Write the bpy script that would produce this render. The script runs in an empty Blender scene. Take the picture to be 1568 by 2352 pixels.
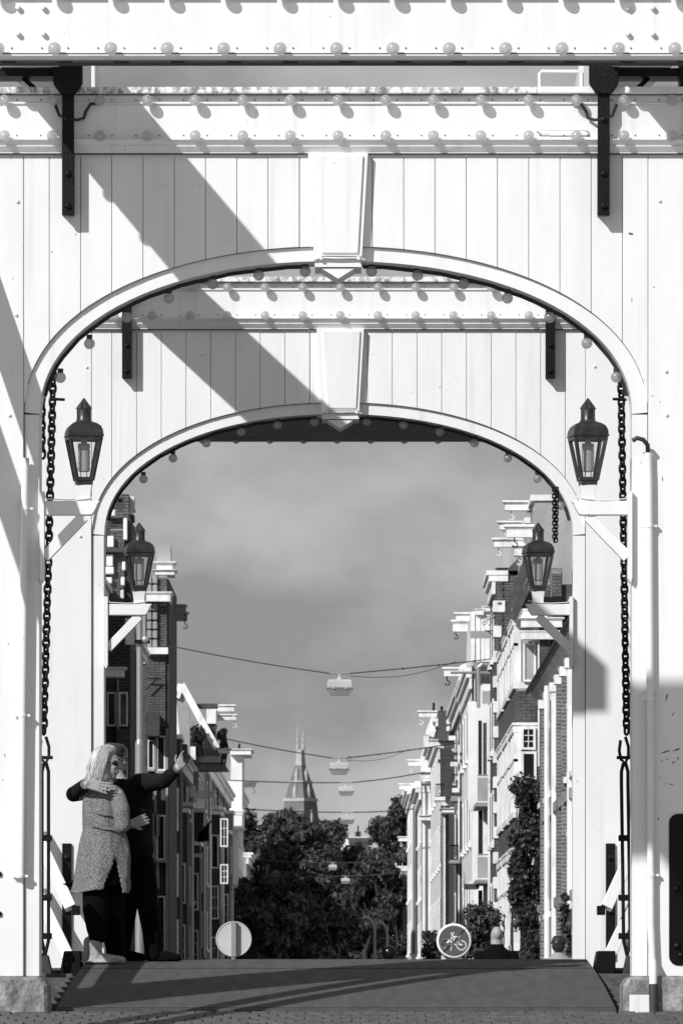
import bpy, bmesh, math, random
from mathutils import Vector, Matrix, noise, Euler

random.seed(7)
R = math.radians
scene = bpy.context.scene
COL = scene.collection

# ------------------------------------------------------------------ camera, sky, sun, exposure
F, VX, VY = 14095.0, 805.0, 2285.0          # long lens; the street's vanishing point
cam_data = bpy.data.cameras.new('camera')
cam = bpy.data.objects.new('camera', cam_data)
COL.objects.link(cam)
cam.location = (0, 0, 0)
cam.rotation_euler = (R(90), 0, 0)
cam_data.sensor_fit = 'VERTICAL'
cam_data.sensor_height = 36.0
cam_data.lens = 36.0 * F / 2352.0
cam_data.shift_y = (VY - 1176.0) / 2352.0
cam_data.shift_x = -(VX - 784.0) / 2352.0
cam_data.clip_start = 0.5
cam_data.clip_end = 9000.0
cam_data.dof.use_dof = True
cam_data.dof.focus_distance = 43.5
cam_data.dof.aperture_fstop = 20.0
scene.camera = cam

SUN = Vector((0.77, 1.0, -0.816)).normalized()
world = bpy.data.worlds.new('World')
scene.world = world
world.use_nodes = True
nt = world.node_tree
nt.nodes.clear()
sky = nt.nodes.new('ShaderNodeTexSky')
sky.sky_type = 'NISHITA'
sky.sun_disc = False
sky.sun_elevation = math.asin(-SUN.z)
sky.sun_rotation = math.atan2(-SUN.x, -SUN.y)
sky.air_density = 1.0
sky.dust_density = 0.6
bw = nt.nodes.new('ShaderNodeRGBToBW')
nt.links.new(sky.outputs[0], bw.inputs[0])
tc = nt.nodes.new('ShaderNodeTexCoord')
mp = nt.nodes.new('ShaderNodeMapping')
mp.inputs['Scale'].default_value = (7, 7, 10)
mp.inputs['Location'].default_value = (3.1, 0.9, 2.2)
nt.links.new(tc.outputs['Generated'], mp.inputs[0])
nz = nt.nodes.new('ShaderNodeTexNoise')
nz.inputs['Scale'].default_value = 3.6
nz.inputs['Detail'].default_value = 5.0
nz.inputs['Roughness'].default_value = 0.48
nt.links.new(mp.outputs[0], nz.inputs['Vector'])
mr = nt.nodes.new('ShaderNodeMapRange')
mr.inputs['From Min'].default_value = 0.35
mr.inputs['From Max'].default_value = 0.7
mr.inputs['To Min'].default_value = 0.7
mr.inputs['To Max'].default_value = 1.36
nt.links.new(nz.outputs['Fac'], mr.inputs['Value'])
st = nt.nodes.new('ShaderNodeMath')          # thin even cloud over the clear sky
st.operation = 'MULTIPLY_ADD'
st.inputs[1].default_value = 0.45
st.inputs[2].default_value = 3.0
nt.links.new(bw.outputs[0], st.inputs[0])
mul = nt.nodes.new('ShaderNodeMath')
mul.operation = 'MULTIPLY'
nt.links.new(st.outputs[0], mul.inputs[0])
nt.links.new(mr.outputs[0], mul.inputs[1])
bg = nt.nodes.new('ShaderNodeBackground')
bg.inputs['Strength'].default_value = 0.071
nt.links.new(mul.outputs[0], bg.inputs['Color'])
wo = nt.nodes.new('ShaderNodeOutputWorld')
nt.links.new(bg.outputs[0], wo.inputs['Surface'])

sd = bpy.data.lights.new('sun', 'SUN')
sd.energy = 4.15
sd.angle = R(0.55)
sd.color = (1.0, 1.0, 1.0)                    # a black-and-white photograph
so = bpy.data.objects.new('sun', sd)
so.rotation_euler = SUN.to_track_quat('-Z', 'Y').to_euler()
so.location = (-30, -40, 40)
COL.objects.link(so)

vs = scene.view_settings
vs.view_transform = 'Standard'
vs.look = 'None'
vs.exposure = 0.0
vs.gamma = 1.0
vs.use_curve_mapping = False
scene.cycles.transparent_max_bounces = 12
scene.cycles.max_bounces = 8

# ------------------------------------------------------------------ helpers
def P(px, py, Y):
    return Vector(((px - VX) * Y / F, Y, (VY - py) * Y / F))

class MB:
    def __init__(s):
        s.v = []; s.f = []
    def add(s, vs, fs):
        o = len(s.v)
        s.v.extend([tuple(v) for v in vs])
        s.f.extend([tuple(i + o for i in f) for f in fs])
        return s
    def box(s, x0, x1, y0, y1, z0, z1):
        if x0 > x1: x0, x1 = x1, x0
        if y0 > y1: y0, y1 = y1, y0
        if z0 > z1: z0, z1 = z1, z0
        return s.add([(x0,y0,z0),(x1,y0,z0),(x1,y1,z0),(x0,y1,z0),(x0,y0,z1),(x1,y0,z1),(x1,y1,z1),(x0,y1,z1)],
              [(0,3,2,1),(4,5,6,7),(0,1,5,4),(1,2,6,5),(2,3,7,6),(3,0,4,7)])
    def prism(s, poly, a, b, axis='y'):
        n = len(poly)
        def mk(p, t):
            if axis == 'y': return (p[0], t, p[1])
            if axis == 'x': return (t, p[0], p[1])
            return (p[0], p[1], t)
        vs = [mk(p, a) for p in poly] + [mk(p, b) for p in poly]
        fs = [tuple(range(n))[::-1], tuple(range(n, 2*n))]
        fs += [(i, (i+1) % n, n + (i+1) % n, n + i) for i in range(n)]
        return s.add(vs, fs)
    def bar(s, p0, p1, w, h, up=(0,0,1)):
        p0 = Vector(p0); p1 = Vector(p1)
        d = (p1 - p0).normalized()
        u = Vector(up)
        if abs(d.dot(u)) > 0.98: u = Vector((0,1,0))
        a = d.cross(u).normalized() * (w/2)
        b = a.cross(d).normalized() * (h/2)
        vs = [p0-a-b, p0+a-b, p0+a+b, p0-a+b, p1-a-b, p1+a-b, p1+a+b, p1-a+b]
        return s.add(vs, [(0,3,2,1),(4,5,6,7),(0,1,5,4),(1,2,6,5),(2,3,7,6),(3,0,4,7)])
    def tube(s, pts, r, n=8, closed=False, caps=True):
        pts = [Vector(p) for p in pts]
        m = len(pts)
        rs = r if isinstance(r, (list, tuple)) else [r]*m
        vs = []; fs = []
        prev = None
        for i, p in enumerate(pts):
            if closed: d = pts[(i+1) % m] - pts[i-1]
            else: d = pts[min(i+1, m-1)] - pts[max(i-1, 0)]
            d.normalize()
            if prev is None:
                a = d.cross(Vector((0,0,1)))
                if a.length < 0.05: a = d.cross(Vector((0,1,0)))
            else:
                a = prev - d * prev.dot(d)
            a.normalize(); prev = a
            b = d.cross(a)
            for k in range(n):
                t = 2*math.pi*k/n
                vs.append(p + (a*math.cos(t) + b*math.sin(t)) * rs[i])
        lim = m if closed else m-1
        for i in range(lim):
            j = (i+1) % m
            for k in range(n):
                l = (k+1) % n
                fs.append((i*n+k, i*n+l, j*n+l, j*n+k))
        if caps and not closed:
            fs.append(tuple(range(n))[::-1]); fs.append(tuple(range((m-1)*n, m*n)))
        return s.add(vs, fs)
    def lathe(s, prof, c, n=16, axis='z', star=None):
        cx, cy, cz = c
        vs = []; fs = []
        m = len(prof)
        for r, h in prof:
            for k in range(n):
                t = 2*math.pi*k/n
                q = r*(star if (star and k % 2) else 1.0)
                a, b = q*math.cos(t), q*math.sin(t)
                if axis == 'z': vs.append((cx+a, cy+b, cz+h))
                elif axis == 'y': vs.append((cx+a, cy+h, cz+b))
                else: vs.append((cx+h, cy+a, cz+b))
        for i in range(m-1):
            for k in range(n):
                l = (k+1) % n
                fs.append((i*n+k, i*n+l, (i+1)*n+l, (i+1)*n+k))
        fs.append(tuple(range(n))[::-1]); fs.append(tuple(range((m-1)*n, m*n)))
        return s.add(vs, fs)
    def ball(s, c, r, n=16, m=10, sc=(1,1,1)):
        prof = [(max(1e-4, math.sin(math.pi*i/m)), -math.cos(math.pi*i/m)) for i in range(m+1)]
        o = len(s.v)
        s.lathe(prof, (0,0,0), n)
        for i in range(o, len(s.v)):
            x, y, z = s.v[i]
            s.v[i] = (c[0]+x*r*sc[0], c[1]+y*r*sc[1], c[2]+z*r*sc[2])
        return s
    def sq(s, prof, c, yaw=0.0):            # stack of square rings: (half width, height)
        vs = []; fs = []
        for h, z in prof:
            for k in range(4):
                t = yaw + math.pi/4 + k*math.pi/2
                vs.append((c[0]+h*1.41421*math.cos(t), c[1]+h*1.41421*math.sin(t), c[2]+z))
        for i in range(len(prof)-1):
            for k in range(4):
                l = (k+1) % 4
                fs.append((i*4+k, i*4+l, (i+1)*4+l, (i+1)*4+k))
        fs.append((3,2,1,0)); o = (len(prof)-1)*4; fs.append((o,o+1,o+2,o+3))
        return s.add(vs, fs)
    def mesh(s, name, mat, smooth=False, bevel=0.0, fix=True):
        me = bpy.data.meshes.new(name)
        me.from_pydata(s.v, [], s.f)
        if fix:
            bm = bmesh.new(); bm.from_mesh(me)
            bmesh.ops.recalc_face_normals(bm, faces=bm.faces)
            if bevel > 0:
                ed = [e for e in bm.edges if e.is_manifold and e.calc_face_angle(0) > 0.6]
                bmesh.ops.bevel(bm, geom=ed, offset=bevel, segments=1, affect='EDGES', clamp_overlap=True)
            bm.to_mesh(me); bm.free()
        if smooth:
            me.polygons.foreach_set('use_smooth', [True]*len(me.polygons))
            me.set_sharp_from_angle(angle=R(38))
        me.materials.append(mat)
        me.update()
        return me
    def build(s, name, mat, parent=None, smooth=False, bevel=0.0, local=False, fix=True):
        return link(name, s.mesh(name, mat, smooth, bevel, fix), parent, local)

def link(name, me, parent=None, local=False):
    o = bpy.data.objects.new(name, me)
    COL.objects.link(o)
    if parent is not None:
        o.parent = parent
        if not local:                         # mesh in world coordinates
            q = parent
            off = Vector((0,0,0))
            while q is not None:
                off += q.location; q = q.parent
            o.location = -off
    return o

def thing(name, loc, label, cat, group=None):
    o = bpy.data.objects.new(name, None)
    o.empty_display_size = 0.2
    COL.objects.link(o)
    o.location = loc
    tag(o, label, cat, group)
    return o

def tag(o, label=None, cat=None, group=None, kind=None):
    if label: o['label'] = label
    if cat: o['category'] = cat
    if group: o['group'] = group
    if kind: o['kind'] = kind
    return o

def copy_tree(o, parent=None):
    kids = list(o.children)
    c = o.copy(); COL.objects.link(c)
    if parent is not None: c.parent = parent
    for ch in kids: copy_tree(ch, c)
    return c

def remesh(o, voxel, smooth=3):
    m = o.modifiers.new('r', 'REMESH'); m.mode = 'VOXEL'; m.voxel_size = voxel; m.use_smooth_shade = True
    if smooth:
        k = o.modifiers.new('s', 'SMOOTH'); k.iterations = smooth; k.factor = 0.5
    dg = bpy.context.evaluated_depsgraph_get()
    me = bpy.data.meshes.new_from_object(o.evaluated_get(dg))
    mats = list(o.data.materials)
    o.modifiers.clear()
    o.data = me
    me.materials.clear()
    for q in mats: me.materials.append(q)
    me.polygons.foreach_set('use_smooth', [True]*len(me.polygons))
    return o

# ------------------------------------------------------------------ materials (greys: the photograph is black and white)
def G(v): return (v, v, v, 1)

def mat(name, v, rough=0.6, vary=0.0, scale=8.0, stretch=(1,1,1), bump=0.0, bscale=60.0, dark=None, spec=0.5,
        metal=0.0, lo=0.4, hi=0.65, coat=0.0):
    m = bpy.data.materials.new(name); m.use_nodes = True
    t = m.node_tree; b = t.nodes['Principled BSDF']
    b.inputs['Roughness'].default_value = rough
    b.inputs['Specular IOR Level'].default_value = spec
    b.inputs['Metallic'].default_value = metal
    b.inputs['Coat Weight'].default_value = coat
    b.inputs['Base Color'].default_value = G(v)
    if vary or dark is not None:
        g = t.nodes.new('ShaderNodeNewGeometry')
        mp = t.nodes.new('ShaderNodeMapping'); mp.inputs['Scale'].default_value = stretch
        t.links.new(g.outputs['Position'], mp.inputs[0])
        n = t.nodes.new('ShaderNodeTexNoise'); n.inputs['Scale'].default_value = scale
        n.inputs['Detail'].default_value = 6; n.inputs['Roughness'].default_value = 0.62
        t.links.new(mp.outputs[0], n.inputs['Vector'])
        cr = t.nodes.new('ShaderNodeValToRGB')
        d = dark if dark is not None else max(0.0, v*(1-vary))
        cr.color_ramp.elements[0].position = lo; cr.color_ramp.elements[0].color = G(d)
        cr.color_ramp.elements[1].position = hi; cr.color_ramp.elements[1].color = G(v)
        t.links.new(n.outputs['Fac'], cr.inputs[0])
        t.links.new(cr.outputs[0], b.inputs['Base Color'])
    if bump:
        g2 = t.nodes.new('ShaderNodeNewGeometry')
        n2 = t.nodes.new('ShaderNodeTexNoise'); n2.inputs['Scale'].default_value = bscale; n2.inputs['Detail'].default_value = 3
        t.links.new(g2.outputs['Position'], n2.inputs['Vector'])
        bp = t.nodes.new('ShaderNodeBump'); bp.inputs['Strength'].default_value = bump; bp.inputs['Distance'].default_value = 0.02
        t.links.new(n2.outputs['Fac'], bp.inputs['Height'])
        t.links.new(bp.outputs[0], b.inputs['Normal'])
    return m

def wear(m, amount=0.5):
    t = m.node_tree; b = t.nodes['Principled BSDF']
    src = b.inputs['Base Color'].links[0].from_socket
    g = t.nodes.new('ShaderNodeNewGeometry')
    n = t.nodes.new('ShaderNodeTexNoise'); n.inputs['Scale'].default_value = 21; n.inputs['Detail'].default_value = 3
    t.links.new(g.outputs['Position'], n.inputs['Vector'])
    r = t.nodes.new('ShaderNodeMapRange'); r.inputs['From Min'].default_value = 0.735; r.inputs['From Max'].default_value = 0.78
    r.inputs['To Max'].default_value = amount
    t.links.new(n.outputs['Fac'], r.inputs['Value'])
    mp = t.nodes.new('ShaderNodeMapping'); mp.inputs['Scale'].default_value = (14, 14, 0.55)
    t.links.new(g.outputs['Position'], mp.inputs[0])
    n2 = t.nodes.new('ShaderNodeTexNoise'); n2.inputs['Scale'].default_value = 1.0; n2.inputs['Detail'].default_value = 2
    t.links.new(mp.outputs[0], n2.inputs['Vector'])
    r2 = t.nodes.new('ShaderNodeMapRange'); r2.inputs['From Min'].default_value = 0.6; r2.inputs['From Max'].default_value = 0.85
    r2.inputs['To Max'].default_value = 0.22
    t.links.new(n2.outputs['Fac'], r2.inputs['Value'])
    ad = t.nodes.new('ShaderNodeMath'); ad.operation = 'ADD'; ad.use_clamp = True
    t.links.new(r.outputs[0], ad.inputs[0]); t.links.new(r2.outputs[0], ad.inputs[1])
    mx = t.nodes.new('ShaderNodeMix'); mx.data_type = 'RGBA'
    t.links.new(ad.outputs[0], mx.inputs['Factor']); t.links.new(src, mx.inputs['A']); mx.inputs['B'].default_value = G(0.2)
    t.links.new(mx.outputs['Result'], b.inputs['Base Color'])

def brick_mat(name, v, mortar, scale=1.0, vary=0.4):
    m = bpy.data.materials.new(name); m.use_nodes = True
    t = m.node_tree; b = t.nodes['Principled BSDF']; b.inputs['Roughness'].default_value = 0.85
    g = t.nodes.new('ShaderNodeNewGeometry')
    sx = t.nodes.new('ShaderNodeSeparateXYZ'); t.links.new(g.outputs['Position'], sx.inputs[0])
    ad = t.nodes.new('ShaderNodeMath'); ad.operation = 'ADD'
    t.links.new(sx.outputs[0], ad.inputs[0]); t.links.new(sx.outputs[1], ad.inputs[1])
    cb = t.nodes.new('ShaderNodeCombineXYZ'); t.links.new(ad.outputs[0], cb.inputs[0]); t.links.new(sx.outputs[2], cb.inputs[1])
    br = t.nodes.new('ShaderNodeTexBrick')
    br.inputs['Color1'].default_value = G(v); br.inputs['Color2'].default_value = G(v*(1-vary)); br.inputs['Mortar'].default_value = G(mortar)
    br.inputs['Scale'].default_value = 1.0/scale
    br.inputs['Brick Width'].default_value = 0.215; br.inputs['Row Height'].default_value = 0.066; br.inputs['Mortar Size'].default_value = 0.007
    t.links.new(cb.outputs[0], br.inputs['Vector'])
    n = t.nodes.new('ShaderNodeTexNoise'); n.inputs['Scale'].default_value = 1.3; n.inputs['Detail'].default_value = 5
    t.links.new(g.outputs['Position'], n.inputs['Vector'])
    mr = t.nodes.new('ShaderNodeMapRange'); mr.inputs['From Min'].default_value = 0.3; mr.inputs['From Max'].default_value = 0.7
    mr.inputs['To Min'].default_value = 0.65; mr.inputs['To Max'].default_value = 1.25
    t.links.new(n.outputs['Fac'], mr.inputs['Value'])
    mx = t.nodes.new('ShaderNodeVectorMath'); mx.operation = 'SCALE'
    t.links.new(br.outputs['Color'], mx.inputs[0]); t.links.new(mr.outputs[0], mx.inputs['Scale'])
    t.links.new(mx.outputs[0], b.inputs['Base Color'])
    bp = t.nodes.new('ShaderNodeBump'); bp.inputs['Strength'].default_value = 0.5; bp.inputs['Distance'].default_value = 0.01
    bp.invert = True
    t.links.new(br.outputs['Fac'], bp.inputs['Height']); t.links.new(bp.outputs[0], b.inputs['Normal'])
    return m

M = {}
M['paint'] = mat('white_paint', 0.8, 0.42, vary=0.07, scale=1.6, stretch=(3,3,0.5), bump=0.05, bscale=25, lo=0.3, hi=0.55)
M['paint2'] = mat('white_paint_worn', 0.78, 0.5, vary=0.16, scale=3.0, stretch=(2.5,2.5,0.35), bump=0.08, bscale=18, lo=0.28, hi=0.46)
wear(M['paint']); wear(M['paint2'], 0.7)
M['cap'] = mat('weathered_cap', 0.8, 0.6, dark=0.2, scale=16, stretch=(1.2,1.2,0.7), lo=0.38, hi=0.54, bump=0.1)
M['iron'] = mat('black_iron', 0.006, 0.4, vary=0.3, scale=30, bump=0.25, bscale=80, spec=0.22)
M['lantern'] = mat('lantern_metal', 0.04, 0.33, vary=0.5, scale=14, bump=0.05, bscale=40)
M['cable'] = mat('dark_cable', 0.02, 0.5)
M['stone'] = mat('plinth_stone', 0.4, 0.85, dark=0.09, scale=7, stretch=(1.5,1.5,0.7), lo=0.36, hi=0.68, bump=0.6, bscale=35)
M['asphalt'] = mat('deck_surface', 0.15, 0.9, vary=0.4, scale=5, stretch=(2.4,0.35,1), bump=1.0, bscale=130, spec=0.25, lo=0.25, hi=0.75)
M['joist'] = mat('dark_timber', 0.055, 0.55, vary=0.4, scale=9)
M['paver'] = mat('paver', 0.13, 0.75, vary=0.45, scale=9, bump=0.4, bscale=90)
M['ground'] = mat('ground', 0.1, 0.85, vary=0.3, scale=2, bump=0.3, bscale=20)
M['mortar'] = mat('mortar', 0.42, 0.9, vary=0.4, scale=20)
M['white_trim'] = mat('house_white', 0.88, 0.6, vary=0.3, scale=3.0, stretch=(1,1,0.5), lo=0.3, hi=0.55)
M['plaster'] = mat('house_plaster', 0.88, 0.7, vary=0.25, scale=1.6, stretch=(1,1,0.4), lo=0.3, hi=0.6)
M['stucco'] = mat('house_grey_plaster', 0.34, 0.75, vary=0.25, scale=1.0)
M['slate'] = mat('roof_slate', 0.09, 0.6, vary=0.5, scale=4)
M['brickA'] = brick_mat('brick_dark', 0.07, 0.2)
M['brickB'] = brick_mat('brick_mid', 0.16, 0.36)
M['brickC'] = brick_mat('brick_brown', 0.045, 0.1)
M['brick'] = mat('brick_piece', 0.13, 0.85, vary=0.45, scale=3.5, bump=0.3, bscale=80)
M['pane'] = mat('window_glass', 0.015, 0.06, spec=0.6)
M['frost'] = mat('frosted_panel', 0.4, 0.3, vary=0.25, scale=1.2)
M['wire'] = mat('cable_wire', 0.03, 0.6)
M['lamp'] = mat('lamp_housing', 0.5, 0.45, vary=0.12, scale=2)
M['steel'] = mat('galvanised_pole', 0.42, 0.35, metal=0.5, vary=0.1, scale=6)
M['signback'] = mat('sign_back', 0.5, 0.5, vary=0.1, scale=4)
M['signface'] = mat('sign_face', 0.09, 0.4)
M['signwhite'] = mat('sign_white', 0.85, 0.4)
M['leaf'] = mat('leaf', 0.058, 0.6, vary=0.5, scale=1.2)
M['leafd'] = mat('leaf_dark', 0.042, 0.55, vary=0.5, scale=4)
M['bark'] = mat('bark', 0.05, 0.9, vary=0.4, scale=6)
M['skin'] = mat('skin', 0.36, 0.5, vary=0.1, scale=20)
M['blond'] = mat('blond_hair', 0.6, 0.38, vary=0.45, scale=60, stretch=(2,2,0.15))
M['hair'] = mat('dark_hair', 0.025, 0.35)
M['black'] = mat('black_cloth', 0.005, 0.95, vary=0.4, scale=12, spec=0.1)
M['jacket'] = mat('dark_jacket', 0.011, 0.9, vary=0.5, scale=9, bump=0.6, bscale=22, spec=0.2)
M['boot'] = mat('pale_suede', 0.42, 0.75, vary=0.35, scale=16, bump=0.3, bscale=40)
M['knit'] = mat('grey_knit', 0.38, 0.95, dark=0.07, scale=120, stretch=(1.3,1.3,0.5), lo=0.34, hi=0.68, bump=0.9, bscale=110)
M['gloss'] = mat('gloss_black', 0.006, 0.12)
M['tower'] = mat('hazed_tower_slate', 0.17, 0.7, vary=0.2, scale=0.5)  # slate made paler to stand in for distance haze
M['pale'] = mat('pale_stone', 0.45, 0.7, vary=0.2, scale=0.7)
M['water'] = mat('water', 0.02, 0.08, bump=0.3, bscale=3)
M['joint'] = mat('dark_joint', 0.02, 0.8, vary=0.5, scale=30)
M['slat'] = mat('grey_timber', 0.11, 0.6, vary=0.5, scale=12)
M['dark_pane'] = mat('dull_glass', 0.02, 0.4, spec=0.2)
M['shade_board'] = mat('shaded_underside', 0.13, 0.6, vary=0.3, scale=2)  # white underside coloured dark in place of its shade
M['hatch'] = mat('hatch_black', 0.004, 0.35, vary=0.5, scale=10, spec=0.2)

def globe_mat():
    m = bpy.data.materials.new('frosted_globe'); m.use_nodes = True
    t = m.node_tree; t.nodes.clear()
    out = t.nodes.new('ShaderNodeOutputMaterial')
    tl = t.nodes.new('ShaderNodeBsdfTranslucent'); tl.inputs[0].default_value = G(0.92)
    df = t.nodes.new('ShaderNodeBsdfDiffuse'); df.inputs[0].default_value = G(0.55)
    tr = t.nodes.new('ShaderNodeBsdfTransparent'); tr.inputs[0].default_value = G(0.8)
    gl = t.nodes.new('ShaderNodeBsdfGlossy'); gl.inputs[0].default_value = G(0.8); gl.inputs['Roughness'].default_value = 0.25
    a = t.nodes.new('ShaderNodeMixShader'); a.inputs[0].default_value = 0.35
    t.links.new(tl.outputs[0], a.inputs[1]); t.links.new(df.outputs[0], a.inputs[2])
    b = t.nodes.new('ShaderNodeMixShader'); b.inputs[0].default_value = 0.42
    t.links.new(a.outputs[0], b.inputs[1]); t.links.new(tr.outputs[0], b.inputs[2])
    c = t.nodes.new('ShaderNodeMixShader'); c.inputs[0].default_value = 0.05
    t.links.new(b.outputs[0], c.inputs[1]); t.links.new(gl.outputs[0], c.inputs[2])
    t.links.new(c.outputs[0], out.inputs[0])
    return m
M['globe'] = globe_mat()

def glass_mat(name, tint, fac):
    m = bpy.data.materials.new(name); m.use_nodes = True
    t = m.node_tree; t.nodes.clear()
    out = t.nodes.new('ShaderNodeOutputMaterial')
    tr = t.nodes.new('ShaderNodeBsdfTransparent'); tr.inputs[0].default_value = G(tint)
    gl = t.nodes.new('ShaderNodeBsdfGlossy'); gl.inputs[0].default_value = G(0.9); gl.inputs['Roughness'].default_value = 0.08
    c = t.nodes.new('ShaderNodeMixShader'); c.inputs[0].default_value = fac
    t.links.new(tr.outputs[0], c.inputs[1]); t.links.new(gl.outputs[0], c.inputs[2])
    t.links.new(c.outputs[0], out.inputs[0])
    return m
M['glass'] = glass_mat('lantern_glass', 0.94, 0.1)

# ------------------------------------------------------------------ ground, canal, street
XC = -0.100                       # axis of the bridge
YN, YF = 41.7, 52.7               # front faces of the two gates
def zn(Y):                        # road on the camera's side
    return -0.13 - 0.08*max(0.0, min(41.5, 41.5) - Y) if Y > 25.5 else -1.41
def zf(Y):                        # street beyond the bridge
    return max(-1.2, -0.13 - 0.042*(Y - 53.0))

def sheet(name, ys, zfun, x0, x1, m, skirt=None):
    mb = MB(); vs = []; fs = []
    for y in ys:
        z = zfun(y); vs += [(x0, y, z), (x1, y, z)]
    for i in range(len(ys)-1):
        fs.append((2*i, 2*i+1, 2*i+3, 2*i+2))
    if skirt is not None:
        y, zb = skirt
        k = 0 if y == ys[0] else 2*(len(ys)-1)
        vs += [(x0, y, zb), (x1, y, zb)]
        n = len(vs)
        fs.append((k, k+1, n-1, n-2))
    mb.add(vs, fs)
    o = mb.build(name, m, fix=False)
    o['kind'] = 'structure'
    return o
pave = sheet('approach_pavement', [-60, 10, 25.5, 30, 36, 40, 41.62], zn, -60, 60, M['mortar'], (41.62, -3))
street = sheet('street', [52.9, 56, 60, 66, 72, 78.5, 90, 120, 200, 400, 900, 2500, 7000], zf, -2500, 2500, M['ground'], (52.9, -3))
wt = MB().add([(-60, 41.5, -2.4), (60, 41.5, -2.4), (60, 53, -2.4), (-60, 53, -2.4)], [(0,1,2,3)]).build('water', M['water'], fix=False)
wt['kind'] = 'structure'

# pavers laid on the last metre before the bridge
pm = MB().box(-0.058, 0.058, -0.098, 0.098, -0.03, 0.012).mesh('paver', M['paver'], bevel=0.006)
n = 0
for row in range(6):
    yc = 41.5 - row*0.203
    for k in range(44):
        x = -2.72 + k*0.124 + (0.062 if row % 2 else 0)
        if n >= 290: break
        o = link('paver', pm, pave, True)
        o.location = (x + random.uniform(-.003, .003), yc, zn(yc) + random.uniform(-0.004, 0.003))
        o.rotation_euler = (math.atan(0.08) + random.uniform(-.012, .012), random.uniform(-.02, .02), random.uniform(-.02, .02))
        n += 1

# ------------------------------------------------------------------ the moving deck
def zd(Y):
    t = abs(Y - 47.2)/5.3
    return 0.275 - 0.375*(0.72*t + 0.28*t*t)
def make_leaf(y0, y1, name, label, near):
    root = thing(name, (XC, y0, zd(y0)), label, 'bridge deck', 'leaves of the lifting bridge')
    cuts = [y0, y0 + 3.9, y1] if near else [y0, y1-3.9, y1]
    for a, b in zip(cuts[:-1], cuts[1:]):
        mb = MB(); vs = []; fs = []
        N = 10
        for i in range(N+1):
            y = a + 0.006 + (b - a - 0.012)*i/N
            z = zd(y)
            vs += [(XC-1.91, y, z), (XC+1.91, y, z), (XC-1.91, y, z-0.12), (XC+1.91, y, z-0.12)]
        for i in range(N):
            o = 4*i
            fs += [(o, o+1, o+5, o+4), (o+2, o+6, o+7, o+3), (o, o+4, o+6, o+2), (o+1, o+3, o+7, o+5)]
        fs += [(0, 2, 3, 1), (4*N, 4*N+1, 4*N+3, 4*N+2)]
        mb.add(vs, fs).build('deck_panel', M['asphalt'], root)
    for s in (-1, 1):
        y = y0 + 0.12
        k = 0
        while y < y1 - 0.1:
            z = zd(y)
            MB().box(XC+s*1.93, XC+s*2.42, y, y+0.16, z-0.19, z-0.06).build('joist', M['slat'], root, bevel=0.006)
            y += 0.52
        # longitudinal girder under the edge
        mb = MB(); N = 6
        for i in range(N):
            a = y0 + (y1-y0)*i/N; b = y0 + (y1-y0)*(i+1)/N
            mb.bar((XC+s*1.94, a, zd(a)-0.2), (XC+s*1.94, b, zd(b)-0.2), 0.06, 0.2)
            mb.bar((XC+s*2.3, a, zd(a)-0.26), (XC+s*2.3, b, zd(b)-0.26), 0.1, 0.2)
        mb.build('girder', M['joist'], root)
    return root
leafA = make_leaf(41.9, 47.19, 'bridge_leaf', 'dark asphalt bridge leaf rising from the pavers to the crest', True)
leafB = make_leaf(47.21, 52.6, 'bridge_leaf', 'dark bridge leaf falling away behind the crest to the far gate', False)
for y in (45.795, 42.0):
    MB().box(XC-1.9, XC+1.9, y, y+0.03, zd(y)-0.02, zd(y)+0.004).build('steel_strip', M['joint'], leafA)
# steel bumpers at the crest, either side of the roadway
for s in (-1, 1):
    c = P(1000, 0, 46.7)
    x = XC + s*2.02
    mb = MB().prism([(x-0.085, zd(46.6)-0.1), (x+0.085, zd(46.6)-0.1), (x+0.085, zd(46.6)+0.09), (x-0.05, zd(46.6)+0.09)], 46.5, 46.9)
    tag(mb.build('bumper_block', M['iron'], bevel=0.008), 'black iron block at the %s end of the deck crest' % ('left' if s < 0 else 'right'), 'bumper', 'iron blocks beside the crest')
    rt = thing('deck_bracket', (XC+s*2.22, 46.6, zd(46.6)), 'iron chain bracket with bolt at the %s side of the deck' % ('left' if s < 0 else 'right'), 'bracket', 'chain brackets on the deck')
    mb = MB().prism([(x+s*0.13, zd(46.6)-0.12), (x+s*0.34, zd(46.6)-0.12), (x+s*0.3, zd(46.6)+0.02), (x+s*0.17, zd(46.6)+0.06)], 46.45, 46.65)
    mb.build('plate', M['joist'], rt, bevel=0.006)
    MB().lathe([(0.018, 0), (0.018, 0.03), (0.008, 0.035)], (x+s*0.22, 46.55, zd(46.6)+0.04), 8).build('bolt', M['iron'], rt)

# unseen rails added left of the near leaf to cast shadow bands on the deck
rl = thing('shade_rails', (-2.72, 43, 0), 'unseen white rails added outside the left edge of the deck to shade it', 'railing')
for h, w in ((1.06, 0.2), (0.66, 0.16)):
    mb = MB(); ys = [42.15, 43.2, 44.4, 45.6]
    for a, b in zip(ys[:-1], ys[1:]):
        mb.bar((-2.62, a, zd(max(a, 42))+h), (-2.62, b, zd(b)+h), w, 0.07)
    mb.build('rail', M['paint'], rl)
for y in (42.2, 45.5):
    MB().box(-2.78, -2.70, y-0.05, y+0.05, zd(max(y, 42))-0.25, zd(max(y, 42))+1.03).build('post', M['paint'], rl)

# ------------------------------------------------------------------ the gates
AN = 2.12
SPR = 3.95
def arch_z(x, a, b):
    q = min(1.0, abs(x)/a)
    return SPR + b*(max(0.0, 1 - q**AN))**(1/AN)
def arch_pt(t, a, b):                      # t 0 = springing, pi/2 = crown
    return (a*max(0.0, math.cos(t))**(2/AN), SPR + b*max(0.0, math.sin(t))**(2/AN))
AI, BI = 2.012, 1.041
AO, BO = 2.118, 1.138
ZB = 0.125                                  # top of the stone plinths

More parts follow.
